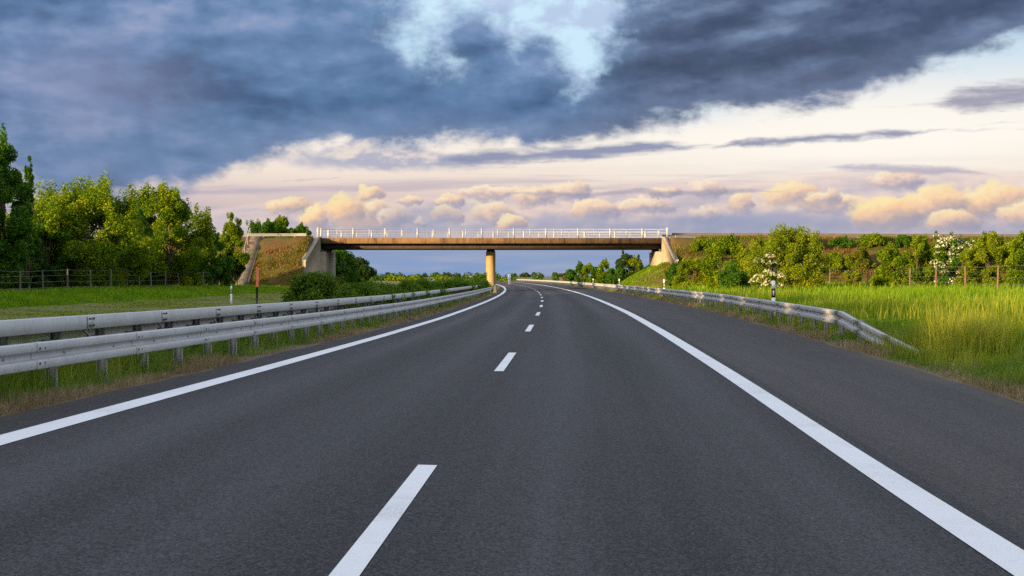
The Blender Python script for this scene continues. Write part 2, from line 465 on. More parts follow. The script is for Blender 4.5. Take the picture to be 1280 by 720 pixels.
# clear/bright background by elevation
base = W.ramp(V*(1/420.0), [(0,C(126,156,198)),(.04,C(138,160,198)),(.075,C(142,160,194)),(.12,C(158,162,190)),(.17,C(196,180,186)),(.24,C(226,206,198)),(.31,C(243,228,214)),(.40,C(252,243,232)),(.50,C(238,238,236)),(.62,C(206,226,240)),(.78,C(176,213,238)),(1,C(160,200,232))])
left_cool = W.ss(330, 60, A)*W.ss(150, 60, V)
base = W.mix(left_cool*.75, base, C(150,162,196))
hot = gauss(1100,170,330,62)*.9
base = W.mix(hot, base, C(255,250,240))
# mid level haze bands
band = nz(420, 17, 6, .55, 2.0, .3)
base = W.mix(W.ss(.46,.64,band)*W.ss(40,70,V)*W.ss(150,105,V)*.75, base, C(190,176,190))
# low cumulus banks, back to front: each has billowing tops that catch the low sun and sinks into its own shade
def cbank(tops, amp, sx, sy, seed, shade, warm, hotc, fall, soft, glow, lo, hi, dens=1.0):
    c = W.curve(A, -200, 1500, [(P(x,y)[0], P(x,y)[1]) for x, y in tops], 0, 300)
    n1 = nz(sx, sy, 2, .5, seed); n2 = nz(sx*.36, sy*.42, 3, .55, seed+3); n3 = nz(sx*.12, sy*.16, 3, .6, seed+5)
    bil = W.math('ABSOLUTE', n1*2-1)*1.25 + W.math('ABSOLUTE', n2*2-1)*.55 + W.math('ABSOLUTE', n3*2-1)*.22
    top = c + (bil-.62)*amp
    depth = top - V
    m = W.ss(-soft, soft*1.6, depth)*W.ss(lo, lo+16, V)*dens
    # relief: the same billows seen from a little further towards the sun
    m1 = nz(sx*.5, sy*.6, 3, .5, seed+9); m2 = nz(sx*.5, sy*.6, 3, .5, seed+9, a=A-9, v=V+6)
    rel = (m1-m2)*2.6
    lit = W.math('EXPONENT', W.math('MAXIMUM', depth, 0.0)*(-1.0/fall))
    k = W.ss(-.15, 1.15, lit*.95 + rel*.75 + glow*.34)
    col = W.mix(k, shade, warm)
    col = W.mix(W.ss(.40,1.0, k)*W.math('MINIMUM', glow*.8, .85), col, hotc)
    return m, col
gl = gauss(425,262,60,40)*1.0+gauss(478,245,30,22)*.8+gauss(1130,268,95,36)*1.0+gauss(1260,255,70,34)*.9+gauss(985,240,70,22)*.6+gauss(590,262,30,30)*.6+gauss(645,272,40,22)*.4
b0 = cbank([(-200,262),(240,262),(330,250),(450,246),(560,238),(700,232),(860,222),(960,218),(1080,206),(1200,202),(1300,214),(1500,220)], 16, 150, 46, 5.0, C(192,184,196), C(246,222,208), C(252,232,206), 20, 6, gl*.5, 34, 0, .85)
b1 = cbank([(-200,276),(250,276),(330,262),(390,250),(440,250),(520,254),(620,252),(680,244),(800,250),(900,248),(1000,232),(1100,238),(1200,232),(1300,228),(1500,228)], 26, 95, 40, 15.0, C(176,174,192), C(238,212,200), C(252,226,196), 15, 3, gl*.8, 34, 0, .9)
# single cumulus heads in front: rounded masses lit from the upper left, sinking into lavender shade
q1 = W.noise(W.vec(A*.030, V*.036, 5.0), 1.0, 4, .6, col=True); q2 = W.noise(W.vec(A*.11, V*.13, 9.0), 1.0, 3, .6, col=True)
s1 = W.node('ShaderNodeSeparateColor'); W.l.new(q1, s1.inputs[0]); s2 = W.node('ShaderNodeSeparateColor'); W.l.new(q2, s2.inputs[0])
PA = A + (E(W, s1.outputs[0])-.5)*34 + (E(W, s2.outputs[0])-.5)*11
PV = V + (E(W, s1.outputs[1])-.5)*26 + (E(W, s2.outputs[1])-.5)*9
rough = (E(W, s2.outputs[2])-.5)
PUFFS = [ # x0,x1,y0,y1, warmth 0..1
 (560,700,232,252,.3),(980,1120,244,270,.45),(1180,1260,244,276,.8),(420,520,258,292,.6),
 (1080,1160,212,240,.25),(860,910,224,250,.2),(676,742,226,254,.35),(640,696,234,260,.45),(806,850,232,252,.4),(330,392,246,272,.75),
 (756,850,248,272,.35),(712,776,246,278,.5),(908,946,238,272,.6),(955,1030,223,266,.7),(1004,1056,236,262,.5),(856,904,256,286,.4),
 (496,528,245,260,.6),(538,582,244,260,.6),(540,582,254,284,.65),(586,646,250,284,.5),(616,660,266,292,.7),(518,536,271,284,.6),
 (1190,1296,226,282,.85),(1120,1216,230,284,.9),(1056,1156,244,296,1.0),(1240,1330,250,290,.6),(1150,1230,262,296,.75),
 (448,492,250,282,.6),(446,482,232,256,.8),(408,458,240,288,1.0),(376,412,254,296,.95),(470,505,262,288,.35)]
sky = base
for m_, c_ in (b0, b1): sky = W.mix(m_, sky, c_)
for (xa_, xb_, ya_, yb_, wm) in PUFFS:
    a0, _v = P(xa_, yb_); a1, _v = P(xb_, yb_); v0 = P((xa_+xb_)/2, yb_)[1]; v1 = P((xa_+xb_)/2, ya_)[1]
    x_ = (PA - (a0+a1)/2)*(2.0/(a1-a0)); y_ = (PV - (v0+v1)/2)*(2.0/(v1-v0))
    r_ = x_*x_ + y_*y_
    m_ = W.ss(1.16, .55, r_ + rough*.45)*W.ss(-1.05, -.15, y_)
    k_ = W.ss(-.55, .95, y_*.85 - x_*.38 + rough*.5)
    lo_ = (156+14*wm, 158+2*wm, 184-14*wm); mi_ = (230+22*wm, 206+2*wm, 198-34*wm); hi_ = (255, 238, 222-46*wm)
    sky = W.mix(m_*.93, sky, W.ramp(k_, [(0,C(*lo_)),(.55,C(*mi_)),(1,C(*hi_))]))
sky = W.mix(gauss(540,270,60,16)*.55+gauss(900,276,130,12)*.6+gauss(330,240,100,8)*.2, sky, C(150,160,190))
sky = W.mix(gauss(900,286,330,10)*.45, sky, C(136,150,184))
# pinkish veil low under the bridge
veil = nz(130, 11, 4, .5, 11.0)
sky = W.mix(W.ss(.42,.66,veil)*W.ss(40,20,V)*.6, sky, C(166,172,196))
# small bright puffs just below the deck, left of centre
puff = nz(46, 26, 7, .6, 15.0)
puffm = W.ss(.50,.66,puff + gauss(470,192,85,20)*.22+gauss(345,203,45,13)*.2+gauss(600,185,45,14)*.22-.10)*gauss(500,196,230,26)
sky = W.mix(W.ss(.4,.9,gauss(480,198,190,18))*.8, sky, C(160,166,194))
sky = W.mix(puffm*.9, sky, C(240,226,214))
# thin dark streaks
def streak(pts, half, colr, amp, seed, lo, hi):
    n = nz(60, 40, 5, .6, seed)
    vy = W.curve(A, -100, 1400, [(P(x,y)[0], P(x,y)[1]) for x, y in pts], 0, 500)
    d = W.math('ABSOLUTE', V + (n-.5)*16 - vy)
    al = W.ss(lo[0], lo[1], A)*W.ss(hi[1], hi[0], A)
    br_ = nz(90, 14, 6, .62, seed+2)
    return W.ss(half*1.15, half*.1, d + (1.0-al)*half + (br_-.5)*half*2.2)*amp, colr
for args in (([(440,200),(560,201),(700,191),(860,183)], 11, C(140,148,178), .95, 21.0, (460,640), (800,880)),
             ([(820,190),(960,178),(1080,169),(1200,159)], 6, C(150,154,178), .95, 25.0, (850,930), (1100,1190)),
             ([(1100,134),(1180,128),(1260,120),(1340,112)], 17, C(150,150,172), .9, 29.0, (1140,1190), (1330,1400)),
             ([(560,246),(700,243),(900,240),(1000,236)], 4, C(160,156,176), .6, 33.0, (600,720), (900,1000)),
             ([(1000,212),(1080,208),(1180,214),(1260,220)], 6, C(168,166,190), .7, 37.0, (1010,1060), (1170,1240))):
    mk, cc = streak(*args); sky = W.mix(mk, sky, cc)
# the dark deck
edge = W.curve(A, -300, 1700, [(-300,110)] + [P(x,y) for x, y in ((0,222),(60,236),(130,240),(225,236),(275,214),(350,196),(430,176),(520,184),(600,172),(680,180),(740,176),(850,152),(960,134),(1060,118),(1150,92),(1280,48))] + [(1700,380)], 0, 500)
e1 = nz(120, 62, 9, .60, 41.0, .35); e2 = nz(38, 24, 6, .6, 44.0, .2)
dd = (V - edge) + (e1-.5)*84 + (e2-.5)*40
deck = W.ss(-13, 15, dd)
gap = gauss(645,-30,150,84)*1.12 + gauss(718,112,22,42,-.4)*.50 + gauss(548,62,56,52,-.5)*.60 + gauss(715,42,72,48,-.3)*.60 - gauss(580,48,30,26)*.75 - gauss(672,52,30,16)*.4
g1 = nz(70, 52, 9, .60, 51.0); g2 = nz(26, 20, 7, .6, 54.0)
gsum = gap + (g1-.5)*1.25 + (g2-.5)*.75
gapm = W.ss(.28,.98, gsum)*W.ss(.03,.30,gap)
halo = W.ss(-.05,.75, gap*.8 + (g1-.5)*1.0 + (g2-.5)*.3)*W.ss(.02,.4,gap)
right_gap = W.ss(.35,.8, gauss(1255,95,95,26,.25) + (g1-.5)*1.4)
deck = deck*(1.0 - W.math('MINIMUM', gapm+right_gap*.9, 1.0))
t1 = nz(210, 95, 7, .55, 61.0, .3); t2 = nz(80, 44, 7, .58, 65.0, .2); t2b = nz(80, 44, 7, .58, 65.0, .2, a=A-14, v=V+10)
rgt = W.ss(620, 840, A)
# the right part is drawn out into long rising streaks
ts = W.noise(W.vec((A*.9 - V*1.6)*(1/330.0), (V*1.0 - A*.22)*(1/46.0), 71.0), 1.0, 6, .55)
t3 = nz(130, 80, 7, .54, 68.0); t3b = nz(130, 80, 7, .54, 68.0, a=A-16, v=V+14)
bl1 = W.math('ABSOLUTE', nz(190, 84, 5, .5, 101.0)*2-1); bl2 = W.math('ABSOLUTE', nz(190, 84, 5, .5, 101.0, a=A-16, v=V+12)*2-1)
bil_ = W.math('MAXIMUM', W.math('MINIMUM', (bl1-bl2)*.55, .12), -.12)
tone = .5 + bil_ + (t1-.5)*.85 + (t2-.5)*.15 + (t3-.5)*.30 + (t3-t3b)*.55
left_c = W.ramp(tone, [(.28,C(60,84,122)),(.42,C(80,112,152)),(.54,C(98,130,172)),(.68,C(132,152,190)),(.8,C(160,170,200))])
right_c = W.ramp(bil_*.8+ts*.5+t1*.35+t3*.15+(t3-t3b)*.5, [(.30,C(52,64,90)),(.45,C(68,82,112)),(.57,C(88,105,137)),(.72,C(124,142,174))])
dcol = W.mix(rgt, left_c, right_c)
dcol = W.mix(gauss(110,105,130,62)*.55, dcol, C(140,146,180))
dcol = W.mix(gauss(420,60,150,50)*.30, dcol, C(116,146,188))
dcol = W.mix(gauss(190,190,170,28)*.45, dcol, C(84,118,160))
dcol = W.mix(gauss(560,140,190,34)*.45, dcol, C(74,110,152))
dcol = W.mix(halo*.6, dcol, C(134,166,206))
# thin fringe of the deck lets light through
fr = W.ss(60, 0, dd)*.45
dcol = W.mix(fr*W.ss(500,250,V), dcol, C(128,146,182))
wis = nz(50, 34, 7, .6, 91.0, .3)
sky = W.mix(W.ss(175,215,V)*W.ss(1000,760,A), sky, W.mix(W.ss(.40,.60,wis), C(204,234,251), C(186,206,234)))
sky = W.mix(deck*.97, sky, dcol)
# away from the photographed quarter and high overhead the deck thins out to an evening sky
nis = W.node('ShaderNodeTexSky'); nis.sky_type = 'NISHITA'; nis.sun_disc = False
nis.sun_elevation = SUN_EL; nis.sun_rotation = SUN_AZ; nis.altitude = 50; nis.air_density = 1.0; nis.dust_density = 1.5; nis.ozone_density = 1.0
hi = nz(300, 200, 5, .55, 81.0)
veil_hi = W.mix(W.ss(.35,.7,hi), C(196,208,228), C(250,244,240))
veil_hi = W.mix(.5, veil_hi, nis.outputs[0], 'ADD')
aw = W.math('ABSOLUTE', az)
front = W.ss(1.05, .55, aw)*W.ss(640, 430, V + (hi-.5)*160)
sky = W.mix(front, veil_hi, sky)
sky = W.mix(W.ss(0,-25,V), sky, (.5,.55,.5,1))
bg = W.node('ShaderNodeBackground'); W.put(bg.inputs[0], sky); bg.inputs[1].default_value = .1
wo = W.node('ShaderNodeOutputWorld'); W.l.new(bg.outputs[0], wo.inputs[0])
world.cycles.sampling_method = 'MANUAL'; world.cycles.sample_map_resolution = 512

# ------------------------------------------------------------------ setting: ground, roads, banks
def add_uv(o, su, yv):
    uv = o.data.uv_layers.new(name='lane')
    li = np.empty(len(o.data.loops), np.int32); o.data.loops.foreach_get('vertex_index', li)
    uv.data.foreach_set('uv', np.stack([su[li], yv[li]], 1).astype(np.float32).ravel())

sg = np.unique(np.concatenate([np.linspace(-4000,-300,10), np.linspace(-300,-60,13), np.linspace(-60,-18,22), np.linspace(-18,-7,12), [-7.6,-7.0,-6.4,-5.8,-5.2,-4.9,-4.75,S_L+.12,S_L+.2, 0, S_R-.2,S_R-.12,6.95,7.2,7.6,8,9,10], np.linspace(11,60,26), np.linspace(60,300,13), np.linspace(300,4000,10)]))
yg = np.unique(np.concatenate([np.linspace(-150,0,16), np.linspace(0,120,81), np.linspace(120,300,91), np.linspace(300,520,45), np.linspace(520,1200,20), np.linspace(1200,5000,12)]))
SG, YG = np.meshgrid(sg, yg)
ZG = H(SG, YG)
bump = RNG.normal(0, 1, SG.shape)*.03
inside = (SG > S_L-.3) & (SG < S_R+.3) | (np.abs(SG+12.4) < 5.2)
ZG = ZG + np.where(inside, 0, bump)
ZG = np.where((SG > S_L+.15) & (SG < S_R-.15), ZG-.10, ZG)
ZG = np.where(np.abs(SG+12.2) < 4.35, ZG-.08, ZG)
XG = xc(YG) + SG
g = mesh_np('ground', np.stack([XG, YG, ZG], -1), grid_faces(len(yg), len(sg)), M['ground'], smooth=True)
add_uv(g, SG.ravel(), YG.ravel()); tag(g, kind='structure')

yr = np.unique(np.concatenate([np.linspace(-60,60,121), np.linspace(60,320,131), np.linspace(320,900,80)]))
def strip(name, s_list, mat, dz, y=yr, parent=None, lower_edges=False):
    s = np.array(s_list, float); S_, Y_ = np.meshgrid(s, y)
    Z_ = road_z(S_, Y_) + dz
    if lower_edges: Z_[:,0] -= .12; Z_[:,-1] -= .12
    o = mesh_np(name, np.stack([xc(Y_)+S_, Y_, Z_], -1), grid_faces(len(y), len(s)), mat, parent, smooth=True)
    add_uv(o, S_.ravel(), Y_.ravel()); return o
jit_l, jit_r = RNG.normal(0,.025,len(yr)), RNG.normal(0,.03,len(yr))
road = strip('road', [S_L-.03, S_L, -2, 0, 2, 3.86, S_R, S_R+.03], M['asphalt'], .012, lower_edges=True)
vv = np.empty(len(road.data.vertices)*3, np.float32); road.data.vertices.foreach_get('co', vv); vv = vv.reshape(len(yr),8,3)
vv[:,:2,0] += jit_l[:,None]; vv[:,-2:,0] += jit_r[:,None]; road.data.vertices.foreach_set('co', vv.ravel()); road.data.update()
tag(road, kind='structure')
strip('edge_line', [-3.90,-3.60], M['paint'], .017, parent=road)
strip('edge_line', [3.44,3.72], M['paint'], .017, parent=road)
for k in range(0, 26):
    y0 = 6.05 + 18*k
    strip('lane_dash', [-.075,.075], M['paint'], .017, np.linspace(y0, y0+6, 5), road)
# carriageway of the other direction, beyond the median
yo = np.unique(np.concatenate([np.linspace(-60,320,96), np.linspace(320,900,60)]))
so = np.array([-16.7,-16.6,-12.2,-8.1,-8.0]); SO, YO = np.meshgrid(so, yo)
ZO = H(SO, YO)+.02; ZO[:,0] -= .1; ZO[:,-1] -= .1
orr = mesh_np('opposite_carriageway', np.stack([xc(YO)+SO, YO, ZO], -1), grid_faces(len(yo), 5), M['asphalt'], smooth=True)
add_uv(orr, SO.ravel()+12.4, YO.ravel()); tag(orr, kind='structure')
for a_ in (-8.7, -16.2):
    s2 = np.array([a_-.12, a_+.12]); S2, Y2 = np.meshgrid(s2, yo)
    mesh_np('edge_line', np.stack([xc(Y2)+S2, Y2, H(S2,Y2)+.027], -1), grid_faces(len(yo),2), M['paint'], orr)

def bank(name, x0, x1):
    x = np.arange(x0, x1+.01, .8); 
    if x0 > 0: x = np.unique(np.concatenate([x, [EMB_R-.02, EMB_R+.02]]))
    else: x = np.unique(np.concatenate([x, [EMB_L-.02, EMB_L+.02]]))
    y = np.arange(176, 226.1, .8)
    X, Y = np.meshgrid(x, y)
    h = emb_h(X, Y); gz = H(X-xc(Y), Y)
    n = RNG.normal(0, .10, X.shape)
    flat = (Y > 192) & (Y < 209)
    h = h + np.where(flat, n*.3, n)
    Z = np.where(h > gz-.5, h, gz-.5)
    o = mesh_np(name, np.stack([X,Y,Z],-1), grid_faces(len(y), len(x)), M['bank'], smooth=True)
    return tag(o, kind='structure')
bank('embankment', 10, 130); bank('embankment', -130, -15)

# ------------------------------------------------------------------ guardrails
WB = [(0,.155),(.034,.155),(.076,.149),(.082,.140),(.083,.062),(.078,.052),(.018,.036),(.012,.028),(.012,-.028),(.018,-.036),(.078,-.052),(.083,-.062),(.082,-.140),(.076,-.149),(.034,-.155),(0,-.155)]
def rail_sweep(name, mat, parent, s, zo, Y, prof, sign=1, thick=.006, fn=None):
    """sweep a profile of (depth, height) along the road; sign=+1 bulges towards +s"""
    pr = np.array(prof); back = pr[::-1].copy(); back[:,0] -= thick*1.0
    pr = np.concatenate([pr, back]); Y = np.asarray(Y, float)
    ds, dz = (fn(Y) if fn else (np.zeros_like(Y), np.zeros_like(Y)))
    X = xc(Y)[:,None] + s + ds[:,None] + sign*pr[None,:,0]
    Z = (H(s+0*Y, Y)+zo+dz)[:,None] + pr[None,:,1]
    v = np.stack([X, np.broadcast_to(Y[:,None], X.shape), Z], -1)
    nc = len(pr)
    caps = [np.array([list(range(nc))[::-1]]), np.array([[ (len(Y)-1)*nc+i for i in range(nc)]])]
    return mesh_np(name, v.reshape(-1,3), [grid_faces(len(Y), nc, True)] + caps, mat, parent)
BOXP = [(-.06,.10),(.05,.10),(.06,.09),(.06,-.09),(.05,-.10),(-.06,-.10)]
def box_sweep(name, mat, parent, s, zo, Y, prof, fn=None):
    pr = np.array(prof); Y = np.asarray(Y, float)
    ds, dz = (fn(Y) if fn else (np.zeros_like(Y), np.zeros_like(Y)))
    X = xc(Y)[:,None] + s + ds[:,None] + pr[None,:,0]
    Z = (H(s+0*Y, Y)+zo+dz)[:,None] + pr[None,:,1]
    v = np.stack([X, np.broadcast_to(Y[:,None], X.shape), Z], -1); nc = len(pr)
    caps = [np.array([list(range(nc))[::-1]]), np.array([[(len(Y)-1)*nc+i for i in range(nc)]])]
    return mesh_np(name, v.reshape(-1,3), [grid_faces(len(Y), nc, True)]+caps, mat, parent)
def sigma_post(mb, x, y, z0, z1, w=.075, d=.13, lip=.012):
    """an open C-section post"""
    mb.box((x, y, (z0+z1)/2), (d, .006, z1-z0)); mb.box((x-d/2, y-w/2+.003, (z0+z1)/2), (.006, w, z1-z0)); mb.box((x+d/2, y-w/2+.003, (z0+z1)/2), (.006, w, z1-z0))

def join_mb(v, fl, mi, mb):
    b = len(v); w = np.concatenate(mb.v); add = [np.array(f)+b for f in mb.f.values()]
    return np.concatenate([v, w]), fl+add, mi+[1]*sum(len(f) for f in add)
def w_guardrail(s, y0, y1, sign, label, group=None, step=2.0, ramp=None, zo=.55, posts=True, name='guardrail', bolts=True):
    r = empty(name, (0,0,0)); tag(r, label, 'guardrail', group)
    fn = ramp
    ys = np.arange(y0, y1+.01, 2.0 if y1-y0 < 400 else 4.0)
    if ramp is not None: ys = np.unique(np.concatenate([np.arange(y0, y0+8, .4), ys]))
    rail_sweep('beam', M['galv'], r, s, zo, ys, WB, sign, fn=fn)
    if posts:
        k = y0 + .55
        n = 0
        while k < y1 and n < 100:
            ds, dz = fn(np.array([k])) if fn else (np.zeros(1), np.zeros(1))
            if dz[0] > -.25:
                x = float(xc(k))+s+float(ds[0])-sign*.14; gz = float(H(s,k))
                mb = MB(); sigma_post(mb, x, k, gz-.25, gz+zo+.10+float(dz[0]))
                mb.box((x+sign*.085, k-.02, gz+zo+float(dz[0])), (.10,.07,.17)); mb.box((x+sign*.158, k-.02, gz+zo+float(dz[0])), (.012,.05,.028))
                mb.build('post', M['galv_dark'], r)
            k += step; n += 1
    if bolts:
        Yk = y0+1.38+(0 if ramp is None else 6)
        while Yk < min(y1, y0+100):
            # each lap joint: the next length lies over this one, 2 mm proud, held by bolts
            pr = np.array(WB)*np.array([1,1.01]); Y_ = np.array([Yk, Yk+.34])
            X = xc(Y_)[:,None]+s+sign*(pr[None,:,0]+.005); Z = (H(s+0*Y_,Y_)+zo)[:,None]+pr[None,:,1]
            v = np.stack([X, np.broadcast_to(Y_[:,None],X.shape), Z],-1).reshape(-1,3)
            jf = [grid_faces(2, len(pr))]; jm = [0]*len(jf[0])
            if Yk < 60:
                mb = MB(); x = float(xc(Yk))+s; z = float(H(s,Yk))+zo
                for dzz in (.085,-.085):
                    for dyy in (.08,.26):
                        mb.tube([(x+sign*.075, Yk+dyy, z+dzz),(x+sign*.100, Yk+dyy, z+dzz)], .018, 6)
                v, jf, jm = join_mb(v, jf, jm, mb)
            mesh_np('lap_joint', v, jf, None, r, mats=[M['galv'], M['bolt']], midx=jm)
            Yk += 4.0
    return r
# median rail beside the left edge line
w_guardrail(-5.0, 4.0, 166, +1, 'long two-band steel guardrail standing nearest the left edge line', zo=.51)
# right rail with its sloping end
def ramp_r(Y):
    t = np.clip((34.2-Y)/5.4, 0, 1)
    return .55*t**1.3, -.62*t
w_guardrail(7.25, 28.8, 230, -1, 'steel guardrail beside the hard shoulder with its near end sloping down into the grass', ramp=ramp_r, zo=.53)
w_guardrail(7.3, 232, 470, -1, 'far steel guardrail curving away left along the outer edge beyond the overpass', zo=.53, step=4, bolts=False)
# the taller box rail behind it
br = empty('box_rail'); tag(br, 'tall guardrail with a smooth square box beam on top, behind the two-band rail', 'guardrail')
segs = [(4.0, 58.0), (59.5, 92.0), (93.5, 160.0)]
ys_ = np.arange(4.0, 160.1, 2.0)
box_sweep('box_beam', M['galv'], br, -5.82, .785, ys_, BOXP)
rail_sweep('rear_beam', M['galv_dark'], br, -6.28, .50, ys_, WB, -1)
mbs = MB(); k = 5.2
for i in range(80):
    if k > 159: break
    x = float(xc(k))-5.82; gz = float(H(-5.82,k))
    mb = MB(); sigma_post(mb, x-.16, k, gz-.2, gz+.875); mb.box((x-.115, k-.02, gz+.785), (.09,.10,.14))
    mb.box((x-.26, k-.02, gz+.50), (.20,.05,.14))
    mb.build('post', M['post_dark'], br)
    k += 2.0
k = 6.4
while k < 100:      # a diagonal strap every 4 m
    x = float(xc(k))-5.82; gz = float(H(-5.82,k)); mb = MB()
    mb.tube([(x-.02,k-.55,gz+.70),(x-.10,k+.35,gz+.48)], .022, 6)
    mb.build('strap', M['galv'], br); k += 4
k = 6.05
while k < 100:
    x = float(xc(k))-5.82; gz = float(H(-5.82,k))
    mb = MB(); mb.box((x+.0625, k, gz+.785), (.005,.36,.17)); v = np.concatenate(mb.v); jf = [np.array(f_) for f_ in mb.f.values()]; jm = [0]*6
    if k < 60:
        mb = MB()
        for dyy in (-.13,-.05,.05,.13):
            for dzz in (.05,-.05): mb.tube([(x+.06, k+dyy, gz+.785+dzz),(x+.078, k+dyy, gz+.785+dzz)], .016, 6)
        v, jf, jm = join_mb(v, jf, jm, mb)
    mesh_np('joint_plate', v, jf, None, br, mats=[M['galv'], M['bolt']], midx=jm)
    k += 4
# outer rails of the other carriageway
w_guardrail(-18.3, 214, 420, +1, 'pale guardrail far beyond the overpass on the far side of the other carriageway', zo=.6, step=4, bolts=False)
# crash block at the end of the median rail
mb = MB()
mb.prism([(-.30,-.3),(.30,-.3),(.27,.12),(.17,.35),(.14,.80),(-.14,.80),(-.17,.35),(-.27,.12)], 'y', -1.1, 1.1)
o = mb.build('barrier_block', M['concrete_old'], loc=(float(xc(166.5))-4.6, 168.0, float(H(-4.6,168))))
tag(o, 'stubby pale concrete barrier block where the two-band median rail ends near the bridge pillar', 'barrier')

# ------------------------------------------------------------------ overpass
def overpass():
    root = empty('overpass', (0, 0, 0)); tag(root, 'two-span concrete road overpass crossing the motorway on one round pillar', 'bridge')
    X0, X1 = -24.5, 19.6; YF, YB = 195.0, 206.5; ZT, ZB = 6.33, 4.97
    # deck: main girder slab set back below a projecting edge beam
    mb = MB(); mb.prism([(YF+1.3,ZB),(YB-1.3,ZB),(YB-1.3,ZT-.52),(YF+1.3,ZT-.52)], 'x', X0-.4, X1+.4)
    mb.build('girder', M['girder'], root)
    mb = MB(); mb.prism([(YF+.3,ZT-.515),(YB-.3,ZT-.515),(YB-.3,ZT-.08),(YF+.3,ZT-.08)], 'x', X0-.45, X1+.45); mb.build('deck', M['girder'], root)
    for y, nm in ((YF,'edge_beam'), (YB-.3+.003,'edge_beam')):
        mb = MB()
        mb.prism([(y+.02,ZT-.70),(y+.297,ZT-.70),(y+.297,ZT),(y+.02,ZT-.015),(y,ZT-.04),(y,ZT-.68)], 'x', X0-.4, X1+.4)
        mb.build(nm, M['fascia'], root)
    mb = MB(); mb.prism([(YF+1.6,ZT-.079),(YB-1.6,ZT-.079),(YB-1.6,ZT-.02),(YF+1.6,ZT-.02)], 'x', X0-.5, X1+.5); mb.build('roadway', M['asphalt'], root)
    # railings
    for y, off in ((YF+.14, 0.0), (YB-.14, 1.35)):
        rl = empty('railing'); rl.parent = root
        mb = MB()
        mb.tube([(X0,y,ZT+1.10),(X1,y,ZT+1.10)], .028, 8); mb.tube([(X0,y,ZT+.12),(X1,y,ZT+.12)], .025, 6); mb.tube([(X0,y,ZT+.72),(X1,y,ZT+.72)], .02, 6)
        mb.build('rails', M['rail_white'], rl)
        mb = MB()
        for x in np.arange(X0+.1, X1, .34 if off else .22): mb.box((x, y, ZT+.61), (.012,.012,.96))
        mb.build('balusters', M['rail_white'], rl)
        x = X0 + .25 + off; k = 0
        while x < X1+.02:
            mb = MB()
            if k % 2 == 0: mb.box((x, y-.02, ZT+.60), (.20,.14,1.24)); mb.box((x, y-.02, ZT+1.235), (.23,.17,.03))
            else: mb.box((x, y, ZT+.56), (.09,.08,1.12))
            mb.build('post', M['rail_white'], rl)
            x += 2.04; k += 1
        for x in (X0-.15, X1+.12):
            mb = MB(); mb.cbox((x, y-.02, ZT+.66), (.26,.26,1.36), .03); mb.build('end_post', M['rail_white'], rl)
    # pillar
    px, py = -2.78, 200.6
    gz = HX(px, py)
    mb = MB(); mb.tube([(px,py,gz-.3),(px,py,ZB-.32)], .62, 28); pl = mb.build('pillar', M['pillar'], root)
    pl.data.polygons.foreach_set('use_smooth', [len(p.vertices)==4 for p in pl.data.polygons])
    mb = MB(); mb.tube([(px,py,ZB-.318),(px,py,ZB-.12),(px,py,ZB-.003)], [.60,.52,.50], 24); mb.build('bearing', M['plastic_black'], pl)
    mb = MB(); mb.cbox((px,py,gz+.1),(1.9,2.2,.5),.06); mb.build('plinth', M['concrete'], pl)
    # abutments and wing walls
    for sx, xa in ((1, 18.45), (-1, -23.75)):
        gz = HX(xa, 200)
        mb = MB(); xb = xa + sx*2.2
        mb.box(((xa+xb)/2, (YF+YB)/2+.3, (ZB-.35+gz-.5)/2), (abs(xb-xa), YB-YF-.6, ZB-.35-gz+.5))
        mb.box((xa+sx*1.75, (YF+YB)/2+.3, (ZB-.35+ZT-.1)/2+.17), (.9, YB-YF-.8, ZT-ZB+.1))
        mb.build('abutment', M['concrete'], root)
        mb = MB()
        for yy in np.linspace(YF+1.4, YB-1.4, 4): mb.box((xa+sx*.6, yy, ZB-.175), (.6,.7,.34))
        mb.build('bearing', M['plastic_black'], root)
        for (ya, yb, slope) in ((YF+.15, 185.0, 1), (YB-.1, 216.5, -1)):
            xs = xa + sx*.55; xe = xs + sx*.55     # walls flare a little outwards
            top = [(xs, ya, 6.32), (xs+(xe-xs)*.12, ya+(yb-ya)*.1, 6.28), (xe, yb, 3.3)]
            th = .42*sx
            v = []
            for o_ in (0, th):
                v += [(xs+o_, ya, gz-.6), (xs+o_, ya, 6.32), (top[1][0]+o_, top[1][1], 6.28), (xe+o_, yb, 3.3), (xe+o_, yb, gz-.6)]
            mb = MB(); mb.add(v, [(0,1,2,3,4),(9,8,7,6,5)]+[(i,(i+1)%5,5+(i+1)%5,5+i) for i in range(5)])
            ww = mb.build('wing_wall', M['concrete'], root)
            # coping, a slab laid along the top edge
            c = []
            for (x_, y_, z_) in ((xs, ya, 6.325), top[1], (xe, yb, 3.305)):
                a, b_ = (x_-sx*.07, x_+th+sx*.10)
                c += [(a,y_,z_),(b_,y_,z_),(b_,y_,z_+.17),(a,y_,z_+.17)]
            fs = [(0,1,2,3),(11,10,9,8)]
            for i in range(2):
                for j in range(4): fs.append((4*i+j, 4*i+(j+1)%4, 4*i+4+(j+1)%4, 4*i+4+j))
            mb = MB(); mb.add(c, fs); mb.build('coping', M['rail_white'] if False else M['concrete'], ww)
    return root
overpass()

